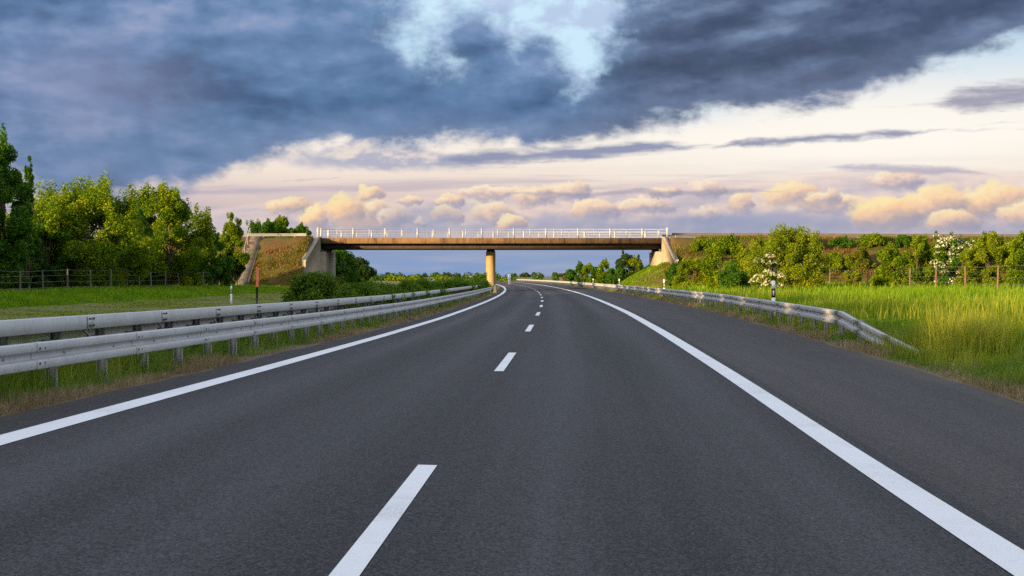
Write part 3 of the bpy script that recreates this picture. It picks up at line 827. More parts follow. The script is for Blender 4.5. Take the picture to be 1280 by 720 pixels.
def line_rail(name, label, x0, x1, y, mat, zo=.62, step=4.0, hgt=.32):
    """a guardrail on the crossing road, running along X"""
    r = empty(name); tag(r, label, 'guardrail', 'guardrails on the embankment crest')
    xs = np.arange(x0, x1+.01, 2.0)
    crest = lambda x: float(emb_h(x, 200.0))
    pr = np.array(WB)*np.array([1, hgt/.31]); pr = np.concatenate([pr, pr[::-1]-np.array([.006,0])])
    v = np.array([[(x, y-p[0], crest(x)+zo+p[1]) for p in pr] for x in xs]).reshape(-1,3); nc = len(pr)
    mesh_np('beam', v, [grid_faces(len(xs), nc, True), np.array([list(range(nc))]), np.array([[(len(xs)-1)*nc+i for i in range(nc)][::-1]])], mat, r)
    for x in np.arange(x0+.5, x1, step):
        mb = MB(); mb.box((x, y+.10, crest(x)+zo/2-.1), (.10,.06,zo+.45)); mb.box((x,y+.035,crest(x)+zo),(.07,.066,.16)); mb.build('post', M['galv_dark'], r)
    return r
line_rail('guardrail', 'pale guardrail on the bank crest left of the overpass railing', -52, -25.0, 194.2, M['galv_mid'], .42, hgt=.36)
line_rail('guardrail', 'low guardrail on the bank crest running right from the overpass railing', 20.2, 95, 194.2, M['rail_dull'], .5, hgt=.30)
line_rail('guardrail', 'far-side guardrail on the bank crest right of the overpass, behind the low one', 20.2, 95, 206.8, M['rail_dull'], .62, hgt=.30)

# stairway up the left bank
def stair():
    r = empty('embankment_stair'); tag(r, 'grey concrete stairway up the left embankment beside the overpass', 'stairway')
    mb = MB(); n = 28; y0, y1 = 181.4, 191.4; z0, z1 = .5, 6.35; xa = -31.9
    for i in range(n):
        y = y0+(y1-y0)*i/n; z = z0+(z1-z0)*(i+1)/n
        mb.box((xa, y+(y1-y0)/n/2, z-.25), (1.35,(y1-y0)/n+.03,.62))
    mb.build('steps', M['concrete_old'], r)
    for s_ in (-.74,.74):
        mb = MB(); a = xa+s_
        mb.add([(a-.05,y0,z0-.5),(a+.05,y0,z0-.5),(a+.05,y1,z1-.5),(a-.05,y1,z1-.5),(a-.05,y0,z0+.19),(a+.05,y0,z0+.19),(a+.05,y1,z1+.19),(a-.05,y1,z1+.19)], [(0,1,2,3),(7,6,5,4),(0,4,5,1),(1,5,6,2),(2,6,7,3),(3,7,4,0)])
        mb.build('side_kerb', M['concrete_old'], r)
    mb = MB(); a = xa-.72
    mb.tube([(a,y0,z0+1.15),(a,y1,z1+1.15)], .03, 6)
    for t in np.linspace(0,1,6): mb.tube([(a,y0+(y1-y0)*t,z0+(z1-z0)*t),(a,y0+(y1-y0)*t,z0+(z1-z0)*t+1.15)], .025, 6)
    mb.build('handrail', M['galv'], r)
stair()

# ------------------------------------------------------------------ fences
def wire_fence(pts, post_mat, label, wires, h, seed, lean=.0):
    rg = np.random.default_rng(seed)
    r = empty('wire_fence'); tag(r, label, 'fence')
    tops = []
    for (x, y) in pts:
        gz = HX(x, y); hh = h*rg.uniform(.94,1.06); lx_, ly_ = rg.normal(0,lean,2)
        mb = MB(); mb.tube([(x,y,gz-.4),(x+lx_*.5,y+ly_*.5,gz+hh*.5),(x+lx_,y+ly_,gz+hh-.02),(x+lx_,y+ly_,gz+hh)], [.06,.056,.052,.04], 8)
        mb.build('post', post_mat, r); tops.append((x+lx_, y+ly_, gz, hh, x, y))
    mb = MB()
    for a, b in zip(tops[:-1], tops[1:]):
        for t in wires:
            pa = (a[4]+(a[0]-a[4])*t-.07, a[5], a[2]+a[3]*t); pb = (b[4]+(b[0]-b[4])*t-.07, b[5], b[2]+b[3]*t)
            mid = tuple((p+q)/2 - (.03 if i == 2 else 0) for i, (p, q) in enumerate(zip(pa, pb)))
            mb.tube([pa, mid, pb], .008, 4, False)
    mb.build('wires', M['wire'], r)
    return r
ptl = [(-31.8-.002*(y-80)+.25*math.sin(y), y) for y in np.arange(84, 190, 5.3)]
wire_fence(ptl, M['post_grey'], 'old wire fence on thin grey posts in front of the tree belt on the left', (.25,.5,.75,.96), 1.65, 3, .08)
def at_px(px, Y): return ((px-640)/F*Y, Y)
ptr = [at_px(1330,72), at_px(1247,84), at_px(1207,93), at_px(1170,103), at_px(1137,113), at_px(1109,123), at_px(1085,134), at_px(1060.6,145), at_px(1037,157), at_px(1009,170)]
wire_fence(ptr, M['post_wood'], 'wire fence on reddish wooden posts behind the sunlit tall grass on the right', (.2,.4,.6,.8,.96), 1.75, 5, .03)
ptu = [at_px(836,176), at_px(821,183), at_px(815.5,191)]

# ------------------------------------------------------------------ small roadside things
def delineator(x, y, z, label, h=1.05, cap=True, brown=False):
    r = empty('delineator', (x, y, z)); tag(r, label, 'delineator post', 'white delineator posts')
    mb = MB(); prof = [(-.06,-.04),(.06,-.04),(.05,.045),(-.05,.045)]
    def seg(a, b, mat, nm, g=0, sl=0):
        m_ = MB(); v = [(p[0]*(1+g),p[1]*(1+g),a) for p in prof]+[(p[0]*(1+g),p[1]*(1+g),b+(sl if p[1]>0 else 0)) for p in prof]
        m_.add(v, [(3,2,1,0),(4,5,6,7)]+[(i,(i+1)%4,4+(i+1)%4,4+i) for i in range(4)]); return m_.build(nm, mat, r)
    seg(-.2, h*.60, M['plastic_white'], 'body'); b = seg(h*.601, h*.83, M['plastic_black'], 'band')
    m_ = MB(); m_.box((0,-.042,h*.715),(.045,.006,.16)); m_.build('reflector', M['reflector'], b)
    seg(h*.831, h, M['plastic_white'], 'cap', 0, .035)
    return r
delineator(*( -17.55, 96.0), HX(-17.55, 96), 'white delineator post with black band on the mown grass left of the orange-topped pole', 1.08)
for y, txt in ((48,'tallest white delineator post at the right guardrail, below the white-blossomed hawthorn'), (95,'white delineator post at the right guardrail below the right wing wall'), (146,'small white delineator post at the right guardrail before the row of poplars'), (197,'tiny white delineator post at the right guardrail under the bridge deck')):
    x = float(xc(y))+7.55; delineator(x, y, HX(x,y), txt, 1.24 if y == 48 else 1.2)
def pole():
    x, y = -15.1, 91.0; z = HX(x, y)
    r = empty('marker_pole', (x,y,z)); tag(r, 'thin pole with orange upper half and black lower half behind the box rail', 'pole')
    mb = MB(); mb.tube([(-.02,0,-.2),(0,0,1.10)], .065, 10); mb.build('lower_shaft', M['plastic_black'], r)
    mb = MB(); mb.tube([(0,0,1.101),(.02,0,2.26),(.02,0,2.30)], [.072,.072,.045], 10); mb.build('upper_shaft', M['orange'], r)
pole()
def road_sign(px, Y, w, h, zb, label):
    x = (px-640)/F*Y; z = HX(x, Y)
    r = empty('road_sign', (x,Y,z)); tag(r, label, 'sign')
    mb = MB(); mb.cbox((0,0,zb+h/2),(w,.05,h),.01); p = mb.build('panel', M['sign_blue'], r)
    mb = MB(); mb.box((0,-.03,zb+h-.05),(w*.92,.006,.03)); mb.box((0,-.03,zb+.05),(w*.92,.006,.03)); mb.box((-w/2+.04,-.03,zb+h/2),(.03,.006,h-.13)); mb.box((w/2-.04,-.03,zb+h/2),(.03,.006,h-.13)); mb.build('border', M['plastic_white'], p)
    for s_ in (-.3,.3):
        mb = MB(); mb.tube([(w*s_,.07,-.2),(w*s_,.07,zb+h*.9)], .045, 8); mb.build('post', M['galv_dark'], r)
road_sign(636.5, 330, .55, 1.5, .75, 'slim blue road sign far beyond the bridge just right of the pillar')
road_sign(589, 330, .6, .9, .9, 'small blue road sign far beyond the bridge left of the pillar')

# ------------------------------------------------------------------ plants
def leaf_quads(c, l, w, rg, up=.35, droop=0.0):
    n = len(c)
    nr = rg.normal(size=(n,3)); nr[:,2] = np.abs(nr[:,2])*.6 + up; nr /= np.linalg.norm(nr,axis=1)[:,None]
    t = rg.normal(size=(n,3)); t -= nr*np.sum(t*nr,1)[:,None]; t /= np.linalg.norm(t,axis=1)[:,None]
    b = np.cross(nr, t)
    L = (l*rg.uniform(.6,1.3,n))[:,None]; Wd = (w*rg.uniform(.6,1.3,n))[:,None]
    t = t.copy(); fold = nr*Wd*.18
    v = np.stack([c-t*L/2, c+b*Wd/2+fold, c+t*L/2, c-b*Wd/2+fold], 1)
    return v.reshape(-1,3), np.arange(4*n).reshape(n,4)

PROF = {
 'round': lambda u: np.sqrt(np.clip(1-(2*u-.9)**2/1.25,0.02,1)),
 'bush':  lambda u: np.sqrt(np.clip(1-(u*.98)**2,0.03,1)),
 'cone':  lambda u: np.clip(1.02-u,0.05,1)**.75*np.clip(u*6+.4,0,1),
 'column':lambda u: np.clip(np.sin(np.clip(u*.93+.07,0,1)*math.pi)**.55,.08,1),
}
def crown_points(Hc, R, shape, nclump, nleaf, rg, fr=.19, shoots=0, z0=0.0):
    u = rg.uniform(0,1,nclump)**.9; ang = rg.uniform(0,2*math.pi,nclump)
    pr = PROF[shape](u)
    lobes = 1 + .16*np.sin(ang*3+rg.uniform(0,6)) + .12*np.sin(ang*5+u*7+rg.uniform(0,6))
    rad = R*pr*lobes*np.sqrt(rg.uniform(.12,1,nclump))*.92
    cc = np.stack([np.cos(ang)*rad, np.sin(ang)*rad, z0+u*Hc*.95], 1)
    cr = R*fr*rg.uniform(.55,1.35,nclump)
    if shoots:
        k = rg.integers(0, nclump, shoots)
        sel = np.argsort(-cc[:,2]-np.linalg.norm(cc[:,:2],axis=1)*.5)[:max(6,nclump//3)]
        k = rg.choice(sel, shoots)
        sc = cc[k] + np.stack([rg.normal(0,.12*R,shoots), rg.normal(0,.12*R,shoots), rg.uniform(.06,.16,shoots)*Hc], 1)
        cc = np.concatenate([cc, sc]); cr = np.concatenate([cr, R*.09*rg.uniform(.6,1.4,shoots)])
    per = rg.multinomial(nleaf, cr**2/np.sum(cr**2))
    idx = np.repeat(np.arange(len(cc)), per)
    d = rg.normal(size=(len(idx),3)); d /= np.linalg.norm(d,axis=1)[:,None]
    rr = rg.uniform(0,1,len(idx))**.45
    st = np.where(idx >= nclump, 2.2, .95)[:,None]
    p = cc[idx] + d*(cr[idx]*rr)[:,None]*np.concatenate([np.ones((len(idx),2)), st], 1)
    return p, cc, cr

DENS, LSZ = 3.3, .90
def plant(name, label, cat, x, y, z, h, R, shape, mat, nleaf=6000, leaf=.16, seed=0, base=.12, group=None, nclump=60, shoots=14, trunk=True, blossom=0.0, stems=1, fr=.19, rz=None, extra=None, tr=None):
    rg = np.random.default_rng(1000+seed); nleaf = int(nleaf*DENS); leaf = leaf*LSZ
    r = empty(name, (x, y, z), rg.uniform(0,6.28) if rz is None else rz); tag(r, label, cat, group)
    z0 = h*base; Hc = h*(1-base)*.95
    p, cc, cr = crown_points(Hc, R, shape, nclump, nleaf, rg, fr, shoots, z0)
    p = p[p[:,2] > .02]
    if blossom > 0:
        # blossom sits in sprays on the outer clumps
        pick = rg.uniform(size=len(cc)) < blossom
        if extra is not None: pick &= extra(cc)
        q = []
        for c_, r_ in zip(cc[pick], cr[pick]):
            n = int(60*max(.6, r_/(R*fr)))
            d = rg.normal(size=(n,3)); d /= np.linalg.norm(d,axis=1)[:,None]; d[:,2] = np.abs(d[:,2])*.9-.1
            q.append(c_ + d*r_*1.06*rg.uniform(.85,1.1,n)[:,None])
        if q:
            v, f = leaf_quads(np.concatenate(q), leaf*1.05, leaf*.9, rg, .5)
            mesh_np('blossom', v, f, M['blossom'], r)
    v, f = leaf_quads(p, leaf, leaf*.58, rg)
    mesh_np('crown' if trunk and cat == 'tree' else 'foliage', v, f, M[mat], r)
    if trunk:
        mb = MB(); tr_ = tr or max(.03, h*.016)
        for s_ in range(stems):
            ox, oy = (0,0) if stems == 1 else rg.normal(0, R*.22, 2)
            pts = [(ox*.4, oy*.4, -.25)]; rad = [tr_*1.25]
            for t in (.12,.35,.6,.85):
                pts.append((ox*(.4+t)+rg.normal(0,.02*h), oy*(.4+t)+rg.normal(0,.02*h), h*t)); rad.append(tr_*(1.05-t)*(1 if stems == 1 else .7))
            mb.tube(pts, rad, 7)
            if s_ == 0:
                far = rg.choice(len(cc), min(len(cc), 14), replace=False)
                for i in far:
                    t = np.clip(cc[i][2]/h*.6, .08, .7); k = t*4; i0 = min(int(k),3)
                    pa = Vector(pts[i0+1])*(k-i0)+Vector(pts[i0])*(1-k+i0) if i0+1 < len(pts) else Vector(pts[i0])
                    pb = Vector(cc[i]); mid = pa.lerp(pb,.5)+Vector((0,0,.06*h*(.5)))
                    mb.tube([pa, mid, pb], [tr_*.42, tr_*.26, tr_*.1], 5, False)
        mb.build('trunk' if cat == 'tree' else 'stem', M['bark'], r)
    return r

def copy_tree(o, parent=None):
    c = o.copy(); COL.objects.link(c)
    if parent is not None: c.parent = parent
    for ch in list(o.children): copy_tree(ch, c)
    return c
def pl(name, label, cat, px, Y, top, wpx, shape, mat, zb=None, **kw):
    x = (px-640)/F*Y; z = HX(x,Y) if zb is None else zb
    if zb is None:
        e = float(emb_h(x, Y)); z = max(z, e)
    h = (HZ-top)*Y/F + CAM_H - z
    R = wpx/2*Y/F
    return plant(name, label, cat, x, Y, z, h, R, shape, mat, **kw)

# tree belt on the left
GL = 'tree belt behind the left fence'
pl('broadleaf_tree','tall dark narrow tree at the left frame edge, highest of the tree belt','tree',  2, 104, 166, 84,'column','leaf_b',nleaf=15000,leaf=.22,seed=1,base=.03,group=GL,nclump=90,shoots=26,fr=.24)
pl('broadleaf_tree','slender dark tree leaning out just right of the tallest tree at the left edge','tree', 36, 112, 196, 34,'cone','leaf_b',nleaf=5000,leaf=.2,seed=2,base=.04,group=GL,nclump=40,shoots=16,fr=.28)
A_ = pl('broadleaf_tree','broad round tree with yellow-green sunlit top, left one of the two big round trees','tree',104, 126, 238,176,'round','leaf_a',nleaf=26000,leaf=.24,seed=3,base=.03,group=GL,nclump=120,shoots=60,fr=.17)
B_ = pl('broadleaf_tree','upright rounded tree with bright yellow-green leaves, right one of the two big round trees','tree',210, 150, 244,122,'round','leaf_a',nleaf=22000,leaf=.26,seed=4,base=.03,group=GL,nclump=110,shoots=50,fr=.18)
pl('broadleaf_tree','darker tree wedged between the two big round trees','tree',158, 141, 258, 80,'round','leaf_b',nleaf=9000,leaf=.24,seed=5,base=.03,group=GL,nclump=50,shoots=22,fr=.22)
pl('broadleaf_tree','smaller dark green tree just right of the two big round trees','tree',264, 165, 288, 66,'round','leaf_b',nleaf=9000,leaf=.24,seed=6,base=.03,group=GL,nclump=50,shoots=26,fr=.22)
pl('broadleaf_tree','spiky-topped small tree beside the concrete stairway','tree',289, 176, 271, 42,'column','leaf_a',nleaf=6500,leaf=.24,seed=7,base=.03,group=GL,nclump=40,shoots=26,fr=.27)
pl('broadleaf_tree','dense low tree between the slender dark tree and the left big round tree','tree',58, 122, 272, 66,'round','leaf_b',nleaf=7000,leaf=.22,seed=8,base=.02,group=GL,nclump=60,shoots=20,fr=.24)
# understory, dark between the trunks
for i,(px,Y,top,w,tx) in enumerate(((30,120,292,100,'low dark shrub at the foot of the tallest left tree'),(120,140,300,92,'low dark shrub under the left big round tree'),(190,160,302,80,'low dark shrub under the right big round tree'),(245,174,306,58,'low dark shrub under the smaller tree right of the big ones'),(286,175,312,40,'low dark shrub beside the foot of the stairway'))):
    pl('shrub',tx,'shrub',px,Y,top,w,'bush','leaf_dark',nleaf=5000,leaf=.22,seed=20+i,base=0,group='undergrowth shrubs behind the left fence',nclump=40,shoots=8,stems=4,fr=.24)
# the belt goes on out of the frame to the left, it shades the road
belt = [A_, B_]
kk = 0
for y in list(np.arange(-62, 96, 5.5)):
    j = kk % 2; c = copy_tree(belt[j]); kk += 1
    c.location = (-39.0 - 3.0*(kk % 3), y, .4); c.rotation_euler.z = kk*1.7
    s_ = 1.12 + .08*((kk*7) % 3 - 1); c.scale = (s_, s_, (1.25, 1.08)[j] + .06*((kk*5) % 3 - 1))
    c['label'] = 'tree of the belt standing left of the tallest dark tree, shading the road'
for y in list(np.arange(101, 146, 5.5)):       # unseen low trees, added to shade the lower crowns of the round trees
    j = kk % 2; c = copy_tree(belt[j]); kk += 1
    c.location = (-47.0 - 2.0*(kk % 2), y, .4); c.rotation_euler.z = kk*1.7
    s_ = .95 + .08*((kk*7) % 3 - 1); c.scale = (s_, s_, (.74, .64)[j] + .05*((kk*5) % 3 - 1))
    c['label'] = 'unseen lower tree added behind the big round trees to shade their lower crowns'
# trees on the crest behind the left guardrail
for i,(px,Y,top,w,tx) in enumerate(((328,214,272,44,'round-topped tree behind the pale guardrail on the left bank crest, nearest the stairway'),(352,216,271,34,'tallest small tree in the middle of the row behind the pale crest guardrail'),(374,214,281,30,'low bushy tree behind the pale crest guardrail, nearest the overpass railing'))):
    pl('broadleaf_tree',tx,'tree',px,Y,top,w,'round','leaf_a' if i==1 else 'leaf_b',zb=4.6,nleaf=3500,leaf=.26,seed=40+i,base=.05,group='trees on the left bank crest',nclump=30,shoots=18,fr=.26)
# dark bushes under the left span
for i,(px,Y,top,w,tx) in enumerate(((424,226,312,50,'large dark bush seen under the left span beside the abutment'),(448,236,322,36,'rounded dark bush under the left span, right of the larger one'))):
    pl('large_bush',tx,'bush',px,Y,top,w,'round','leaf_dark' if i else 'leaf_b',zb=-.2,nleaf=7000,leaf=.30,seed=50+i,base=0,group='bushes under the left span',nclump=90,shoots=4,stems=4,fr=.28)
# median bushes
mrow = [(34.5,1.15,1.25,'first'),(38.5,1.5,1.9,''),(43,1.42,1.7,''),(48.5,1.2,1.7,''),(54,1.36,1.9,''),(61,1.28,2.1,''),(69,1.38,2.4,''),(78,1.32,2.4,''),(88,1.40,2.6,''),(98,1.30,2.6,''),(128,1.35,3.0,''),(142,1.45,3.2,''),(156,1.5,3.4,''),(172,1.55,3.4,''),(186,1.5,3.0,'')]
mrow = [(50,1.5,1.9,0),(52.5,1.42,1.6,0),(56.5,1.2,1.6,0)]+mrow[5:]
names_ = ['big dense bush at the near end of the median row, right of the orange-topped pole','leafy bush second from the near end of the median row','bushy shrub spilling over the box rail, third from the near end of the median row','fourth median bush from the near end, hugging the box rail','fifth median bush from the near end, low and rounded','sixth median bush from the near end, low and wide','seventh median bush from the near end, behind the thin far box beam','eighth median bush from the near end, before the gap showing the other carriageway','ninth median bush from the near end, last before the gap in the row','fifth bush back from the bridge pillar, first after the gap in the median row','fourth bush back from the bridge pillar in the median row','third bush back from the bridge pillar in the median row','median bush second nearest the bridge pillar','median bush right against the bridge pillar']
for i,(y,h_,w_,_) in enumerate(mrow):
    s_ = -7.05 - (.25 if i % 3 == 1 else 0) - (.5 if y > 110 else 0)
    x = float(xc(y))+s_; z = float(H(s_,y))
    plant('median_bush', names_[i], 'bush', x, y, z, h_*(1.0 if y < 55 else .86), w_*.78, 'bush', 'leaf_m', nleaf=int(5200 if y < 60 else 4200), leaf=.085 if y < 50 else (.12 if y < 90 else .17), seed=60+i, base=0, group='bushes along the median', nclump=44, shoots=26, stems=4, fr=.24)
# right of the road
GR = 'shrubs below the right bank'
pl('shrub','large rounded yellow-green shrub reaching above the bank crest, right of the hawthorn','shrub',984,128,290,112,'round','leaf_y',nleaf=15000,leaf=.20,seed=80,base=.0,group=GR,nclump=90,shoots=46,stems=5,fr=.19)
pl('shrub','mid-green shrub left of the large yellow-green one on the right bank','shrub',908,138,299,62,'round','leaf_a',nleaf=8000,leaf=.2,seed=81,base=0,group=GR,nclump=60,shoots=26,stems=5,fr=.22)
pl('shrub','rounded shrub just left of the hawthorn, lower than its neighbours','shrub',936,132,310,44,'bush','leaf_y',nleaf=5000,leaf=.2,seed=82,base=0,group=GR,nclump=40,shoots=18,stems=4,fr=.24)
pl('hawthorn','white-blossomed hawthorn in front of the large yellow-green shrub','shrub',960,112,315,40,'column','leaf_a',nleaf=3600,leaf=.16,seed=83,base=0,group='hawthorns in blossom',nclump=46,shoots=12,blossom=.62,stems=4,fr=.26)
pl('shrub','low golden-green shrub on the foot of the right bank near the wing wall','shrub',866,158,326,56,'bush','leaf_y',nleaf=4500,leaf=.22,seed=84,base=0,group=GR,nclump=40,shoots=14,stems=4,fr=.22)
pl('shrub','dark low shrub behind the right guardrail left of the hawthorn','shrub',918,116,334,56,'bush','leaf_b',nleaf=4500,leaf=.17,seed=85,base=0,group=GR,nclump=36,shoots=10,stems=4,fr=.22)
pl('shrub','dark green bush beside the right wing wall','shrub',846,168,329,44,'bush','leaf_b',nleaf=3500,leaf=.22,seed=86,base=0,group=GR,nclump=30,shoots=8,stems=4,fr=.24)
pl('sapling','bright green sapling with upright shoots behind the right fence','shrub',1066,126,320,24,'column','leaf_y',nleaf=1800,leaf=.18,seed=87,base=0,group=GR,nclump=16,shoots=14,stems=2,fr=.34)
pl('shrub','rounded yellow-green shrub behind the fence, right of the bright sapling','shrub',1112,122,310,54,'round','leaf_a',nleaf=7000,leaf=.19,seed=88,base=0,group=GR,nclump=50,shoots=22,stems=5,fr=.22)
pl('shrub','broad green shrub left of the blossoming bush behind the right fence','shrub',1152,116,298,62,'round','leaf_a',nleaf=8500,leaf=.18,seed=89,base=0,group=GR,nclump=56,shoots=24,stems=5,fr=.22)
pl('hawthorn','dark hawthorn with sprays of cream blossom behind the right fence','shrub',1193,108,293,66,'round','leaf_b',nleaf=9000,leaf=.16,seed=90,base=0,group='hawthorns in blossom',nclump=70,shoots=22,blossom=.36,stems=5,fr=.2)
pl('shrub','tall yellow-green shrub right of the cream-blossomed hawthorn','shrub',1238,102,298,80,'round','leaf_y',nleaf=12000,leaf=.16,seed=91,base=0,group=GR,nclump=80,shoots=36,stems=5,fr=.19)
pl('shrub','darker shrub cut by the right edge of the frame','shrub',1287,98,299,76,'round','leaf_a',nleaf=9000,leaf=.16,seed=92,base=0,group=GR,nclump=66,shoots=26,stems=5,fr=.2)
for i,(px,Y,top,w,tx) in enumerate(((1052,189.5,297,36,'low dark scrub bush near the right crest guardrail, above the bright sapling'),(1092,189.5,296,44,'wide dark scrub bush near the right crest guardrail, left of the hedge'),(1010,189,297,36,'scrub bush near the right crest guardrail, just right of the large shrub'),(880,188.5,302,40,'low scrub bush on the upper right bank between wing wall and shrubs'),(1130,189,296,30,'small scrub bush near the right crest guardrail, above the hedge'))):
    pl('scrub_bush',tx,'bush',px,Y,top,w,'bush','leaf_a' if i % 2 else 'leaf_b',zb=5.0 if i!=3 else 4.6,nleaf=2200,leaf=.26,seed=100+i,base=0,group='scrub on the right bank',nclump=24,shoots=8,stems=3,fr=.26)
for i,(px,Y,top,w,mt,tx) in enumerate(((1042,184,318,40,'leaf_a','low green bush halfway up the right bank, right of the large shrub'),(1078,185,312,34,'weed_g','low olive bush halfway up the right bank, above the bright sapling'),(892,184,316,34,'leaf_y','low yellow-green bush halfway up the right bank, left of the mid-green shrub'),(1215,186,303,60,'leaf_a','wide green bush high on the right bank behind the cream-blossomed hawthorn'))):
    pl('scrub_bush',tx,'bush',px,Y,top,w,'bush',mt,nleaf=2600,leaf=.26,seed=180+i,base=0,group='scrub on the right bank',nclump=28,shoots=8,stems=3,fr=.26)
# trees beyond the bridge on the right
GP = 'trees beyond the overpass on the right'
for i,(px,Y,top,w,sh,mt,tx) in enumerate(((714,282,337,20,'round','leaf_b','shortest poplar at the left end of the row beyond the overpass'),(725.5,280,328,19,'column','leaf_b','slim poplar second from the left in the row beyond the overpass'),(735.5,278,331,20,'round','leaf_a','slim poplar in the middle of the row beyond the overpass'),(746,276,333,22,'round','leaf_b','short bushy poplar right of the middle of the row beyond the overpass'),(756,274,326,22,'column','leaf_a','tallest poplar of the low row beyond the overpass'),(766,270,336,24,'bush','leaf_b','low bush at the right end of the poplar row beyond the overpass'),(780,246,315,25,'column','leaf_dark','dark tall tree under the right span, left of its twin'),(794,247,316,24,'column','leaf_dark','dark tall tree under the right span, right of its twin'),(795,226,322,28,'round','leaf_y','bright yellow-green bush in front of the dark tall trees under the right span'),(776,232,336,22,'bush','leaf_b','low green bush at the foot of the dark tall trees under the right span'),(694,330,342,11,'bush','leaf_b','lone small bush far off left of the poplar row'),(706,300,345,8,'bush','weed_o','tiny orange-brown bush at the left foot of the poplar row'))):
    pl('poplar' if i < 5 else ('broadleaf_tree' if i < 8 else 'bush'),tx,'tree' if i < 8 else 'bush',px,Y,top,w,sh,mt,zb=-.2,nleaf=2600,leaf=.34,seed=120+i,base=0,group=GP,nclump=30,shoots=12,fr=.3)

# far wood along the horizon: one mass
def far_wood(name, label, spans, n, leaf, seed, mat):
    rg = np.random.default_rng(seed); P_ = []
    for (pa, pb, Y, h0, h1, nb) in spans:
        bx = rg.uniform(pa, pb, nb); bh = rg.uniform(h0, h1, nb); br_ = bh*rg.uniform(.5,1.0,nb)
        per = n//len(spans)//nb
        for b0, h_, r_ in zip(bx, bh, br_):
            x = (b0-640)/F*Y
            d = rg.normal(size=(per,3)); d /= np.linalg.norm(d,axis=1)[:,None]; d *= rg.uniform(0,1,(per,1))**.4
            P_.append(np.stack([x+d[:,0]*r_*1.2, Y+d[:,1]*r_, np.abs(d[:,2])*h_-.3], 1))
    v, f = leaf_quads(np.concatenate(P_), leaf, leaf*.7, rg)
    o = mesh_np(name, v, f, M[mat], tag and None); tag(o, label, 'wood', kind='stuff'); return o
far_wood('far_wood','dark far-off wood along the horizon under the bridge',[(430,1300,1800,4,7,120)],9000,3.0,1,'far_leaf')
far_wood('far_wood','scattered far-off trees in front of the dark wood on the horizon',[(455,680,520,1.9,3.0,20)],5000,.7,2,'leaf_b')
far_wood('far_wood','pale yellow-green far-off scrub in front of the horizon wood',[(470,670,460,1.4,2.0,14)],3000,.6,3,'leaf_y')

# ------------------------------------------------------------------ grass
def blades(name, label, s, Y, h, w, mat, seed, lean=.35, group=None, Zf=None, X=None):
    rg = np.random.default_rng(seed); n = len(Y)
    if X is None: X = xc(Y)+s
    Z = H(s, Y) if Zf is None else Zf(X, Y)
    a = rg.uniform(0, 2*math.pi, n); ln = rg.normal(.0, lean, n)*h + .12*h
    a2 = rg.normal(.4, .9, n)
    wx_, wy_ = np.cos(a)*w/2, np.sin(a)*w/2
    dxx, dyy = np.cos(a2)*ln, np.sin(a2)*ln
    base = np.stack([X, Y, Z-.03], 1); m1 = base + np.stack([dxx*.3, dyy*.3, h*.55], 1); m2 = base + np.stack([dxx, dyy, h*(1-.12*np.abs(ln/h))], 1)
    wv = np.stack([wx_, wy_, 0*wx_], 1)
    v = np.stack([base-wv, base+wv, m1+wv*.8, m1-wv*.8, m2], 1).reshape(-1,3)
    i = np.arange(n)*5
    q = np.stack([i,i+1,i+2,i+3],1); t = np.stack([i+3,i+2,i+4],1)
    o = mesh_np(name, v, [q, t], M[mat]); tag(o, label, 'grass', group, 'stuff'); return o
def ysample(n, y0, y1, p, rg):
    u = rg.uniform(0,1,n); a = 1-p
    return (y0**a + u*(y1**a - y0**a))**(1/a)
rg = np.random.default_rng(99)
def patch(s, Y, sc, seed):      # clumpiness: keep value noise > threshold
    r2 = np.random.default_rng(seed); ph = r2.uniform(0,6.28,8); k = r2.normal(0,1,(8,2))/sc
    f = sum(np.sin(s*k[i,0]+Y*k[i,1]*.6+ph[i]) for i in range(8))/2.8
    return f
# tall meadow on the right
n = 190000; Y = ysample(n, 16, 180, 1.55, rg); s = rg.uniform(0,1,n)
smax = .355*Y+3.5 - xc(Y); s = 8.3 + s*np.clip(smax-8.3, .5, 60)
f = patch(s, Y, 2.2, 5); h = np.clip(.33 + .17*f + rg.normal(0,.09,n), .10, .95)*np.clip((s-7.8)/2.2,.35,1)*np.where(Y>60,1.15,1)
keep = (s < 45) & (emb_h(xc(Y)+s, Y) < H(s,Y)+.3)
blades('meadow_grass','tall sunlit meadow grass between right guardrail and fence', s[keep], Y[keep], h[keep], np.clip(Y*.00045,.009,.09)[keep], 'grass', 11, .3)
# flowering stalks
n = 9000; Y = ysample(n, 24, 160, 1.3, rg); s = 9.5 + rg.uniform(0,1,n)*np.clip(.355*Y+2-xc(Y)-9.5,.5,40)
f = patch(s,Y,3.0,8); k_ = f > .1
blades('seed_grass','pale flowering grass stalks standing in the right meadow', s[k_], Y[k_], np.clip(.58+.12*f[k_]+rg.normal(0,.1,k_.sum()),.3,1.1), np.clip(Y[k_]*.0005,.010,.06), 'seed', 12, .22)
# bright tuft at the sloping rail end
n = 3200; s = rg.normal(8.55,.45,n); Y = rg.normal(29.0,.8,n); k_ = (s > 7.75)
blades('grass_tuft','bright yellow-green grass tuft at the sloping end of the right guardrail', s[k_], Y[k_], rg.uniform(.35,1.0,k_.sum()), np.full(k_.sum(),.013), 'seed', 13, .4)
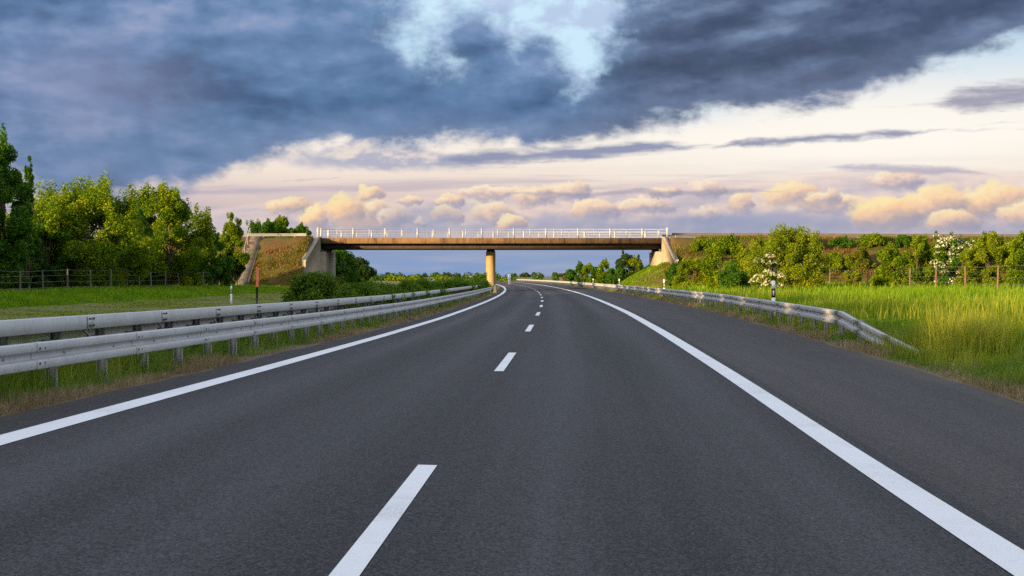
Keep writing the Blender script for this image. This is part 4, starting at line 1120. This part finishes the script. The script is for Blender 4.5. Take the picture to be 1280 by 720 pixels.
# verge between hard shoulder and rail, and the near right corner
def verge(n, y0, y1, p_, sfun, hfun, seed, mats, name, label, wmin=.007):
    rg = np.random.default_rng(seed); Y = ysample(n, y0, y1, p_, rg); s = sfun(n, rg)
    f = patch(s, Y, .9, seed) + .6*patch(s, Y, .3, seed+1)
    k_ = f > -.75 + rg.normal(0,.3,n)
    s, Y, f = s[k_], Y[k_], f[k_]
    h = hfun(s, Y, rg)*np.clip(1+.45*f,.35,1.8)
    blades(name, label, s, Y, h, np.clip(Y*.0004,wmin,.05), mats, seed, .55)
verge(62000, 12, 160, 1.6, lambda n, r: 6.85+r.gamma(1.6,.55,n), lambda s, Y, r: np.clip((s-6.8)*.26,.05,.28)*r.uniform(.4,1.5,len(s)), 14, 'grass_dk', 'verge_grass', 'short grass verge between hard shoulder and right guardrail')
verge(15000, 12, 150, 1.6, lambda n, r: 6.80+np.abs(r.normal(0,.30,n)), lambda s, Y, r: r.uniform(.03,.20,len(s)), 15, 'grass_dry', 'dry_grass', 'dry brownish grass along the right asphalt edge', .006)
verge(9000, 14, 120, 1.5, lambda n, r: 7.1+r.gamma(2.0,.5,n), lambda s, Y, r: r.uniform(.12,.50,len(s)), 21, 'seed', 'seed_grass', 'thin pale grass stalks scattered along the right guardrail verge')
verge(90000, 9, 165, 1.5, lambda n, r: -4.70-r.uniform(0,1,n)**.8*2.7, lambda s, Y, r: np.clip((-4.55-s)*.42,.05,.34)*r.uniform(.4,1.5,len(s)), 16, 'grass_dk', 'median_grass', 'green grass growing under the left guardrails')
verge(24000, 9, 150, 1.6, lambda n, r: -4.60-np.abs(r.normal(0,.26,n)), lambda s, Y, r: r.uniform(.03,.19,len(s)), 17, 'grass_dry', 'dry_grass', 'dry brown grass fringe along the left asphalt edge', .006)
verge(9000, 9, 120, 1.5, lambda n, r: -5.0-r.uniform(0,1,n)*1.9, lambda s, Y, r: r.uniform(.12,.46,len(s)), 22, 'seed', 'seed_grass', 'thin pale grass stalks among the left guardrail posts')
# left: rough grass before the fence
n = 60000; Y = ysample(n, 48, 200, 1.3, rg); s = -25.0 - rg.uniform(0,1,n)*11
h = np.clip(.30+.10*patch(s,Y,3,9)+rg.normal(0,.07,n),.1,.7)*np.clip((-s-24.6)/1.5,.3,1)
k_ = emb_h(xc(Y)+s, Y) < H(s,Y)+.3
blades('rough_grass','lush green grass strip at the foot of the left fence', s[k_], Y[k_], h[k_], np.clip(Y[k_]*.0007,.02,.12), 'grass', 18, .35)
n = 22000; Y = ysample(n, 45, 200, 1.3, rg); s = -17.2 - rg.uniform(0,1,n)*8.2
k_ = emb_h(xc(Y)+s, Y) < H(s,Y)+.3
blades('mown_grass','short mown grass strip beyond the other carriageway on the left', s[k_], Y[k_], rg.uniform(.03,.11,k_.sum()), np.clip(Y[k_]*.0007,.02,.12), 'grass_dk', 19, .6)
n = 14000; Y = ysample(n, 45, 190, 1.3, rg); s = -17.0 - rg.uniform(0,1,n)*8.0
k_ = emb_h(xc(Y)+s, Y) < H(s,Y)+.3
blades('dry_mown_grass','straw-coloured dry stalks in the mown strip on the left', s[k_], Y[k_], rg.uniform(.04,.12,k_.sum()), np.clip(Y[k_]*.0007,.02,.12), 'seed', 23, .7)
# weeds on the banks
def bank_weeds(name, label, x0, x1, n, mat, seed, hh, thr, sc=3.0, y0=177, y1=194, above=.2):
    rg = np.random.default_rng(seed)
    X = rg.uniform(x0, x1, n); Y = rg.uniform(y0, y1, n); e = emb_h(X, Y); gz = H(X-xc(Y), Y)
    f = patch(X, Y*1.5, sc, seed); k = (e > gz-.1) & (f > thr)
    X, Y, e = X[k], Y[k], e[k]
    h = rg.uniform(.3,1.2,len(X))*hh*.62
    return blades(name, label, X-xc(Y), Y, h, np.full(len(X), .085), mat, seed, .9, None, lambda a, b: e, X)
for (a, b, side, m_) in ((18.5, 78, 'right', 1.0), (-50, -24.8, 'left', .5)):
    bank_weeds('bank_weeds', f'rusty orange-brown weeds on the {side} embankment slope', a, b, int(34000*m_), 'weed_o', 131+int(a), .55, .0)
    bank_weeds('bank_weeds', f'green weeds and grass clumps on the {side} embankment slope', a, b, int(40000*m_ if a > 0 else 14000), 'weed_g', 137+int(a), .6, -.1 if a > 0 else .25)
bank_weeds('bank_weeds', 'sunlit grass on the cone of the right bank below the wing wall', 13.5, 19.2, 9000, 'grass', 55, .35, -3, y0=186, y1=216)
bank_weeds('bank_weeds', 'shaded grass on the cone of the left bank below the wing wall', -24.6, -18, 5000, 'weed_g', 57, .35, -3, y0=186, y1=216)

# ------------------------------------------------------------------ output settings
scene.render.film_transparent = False
scene.cycles.max_bounces = 6; scene.cycles.transparent_max_bounces = 6; scene.cycles.use_denoising = False
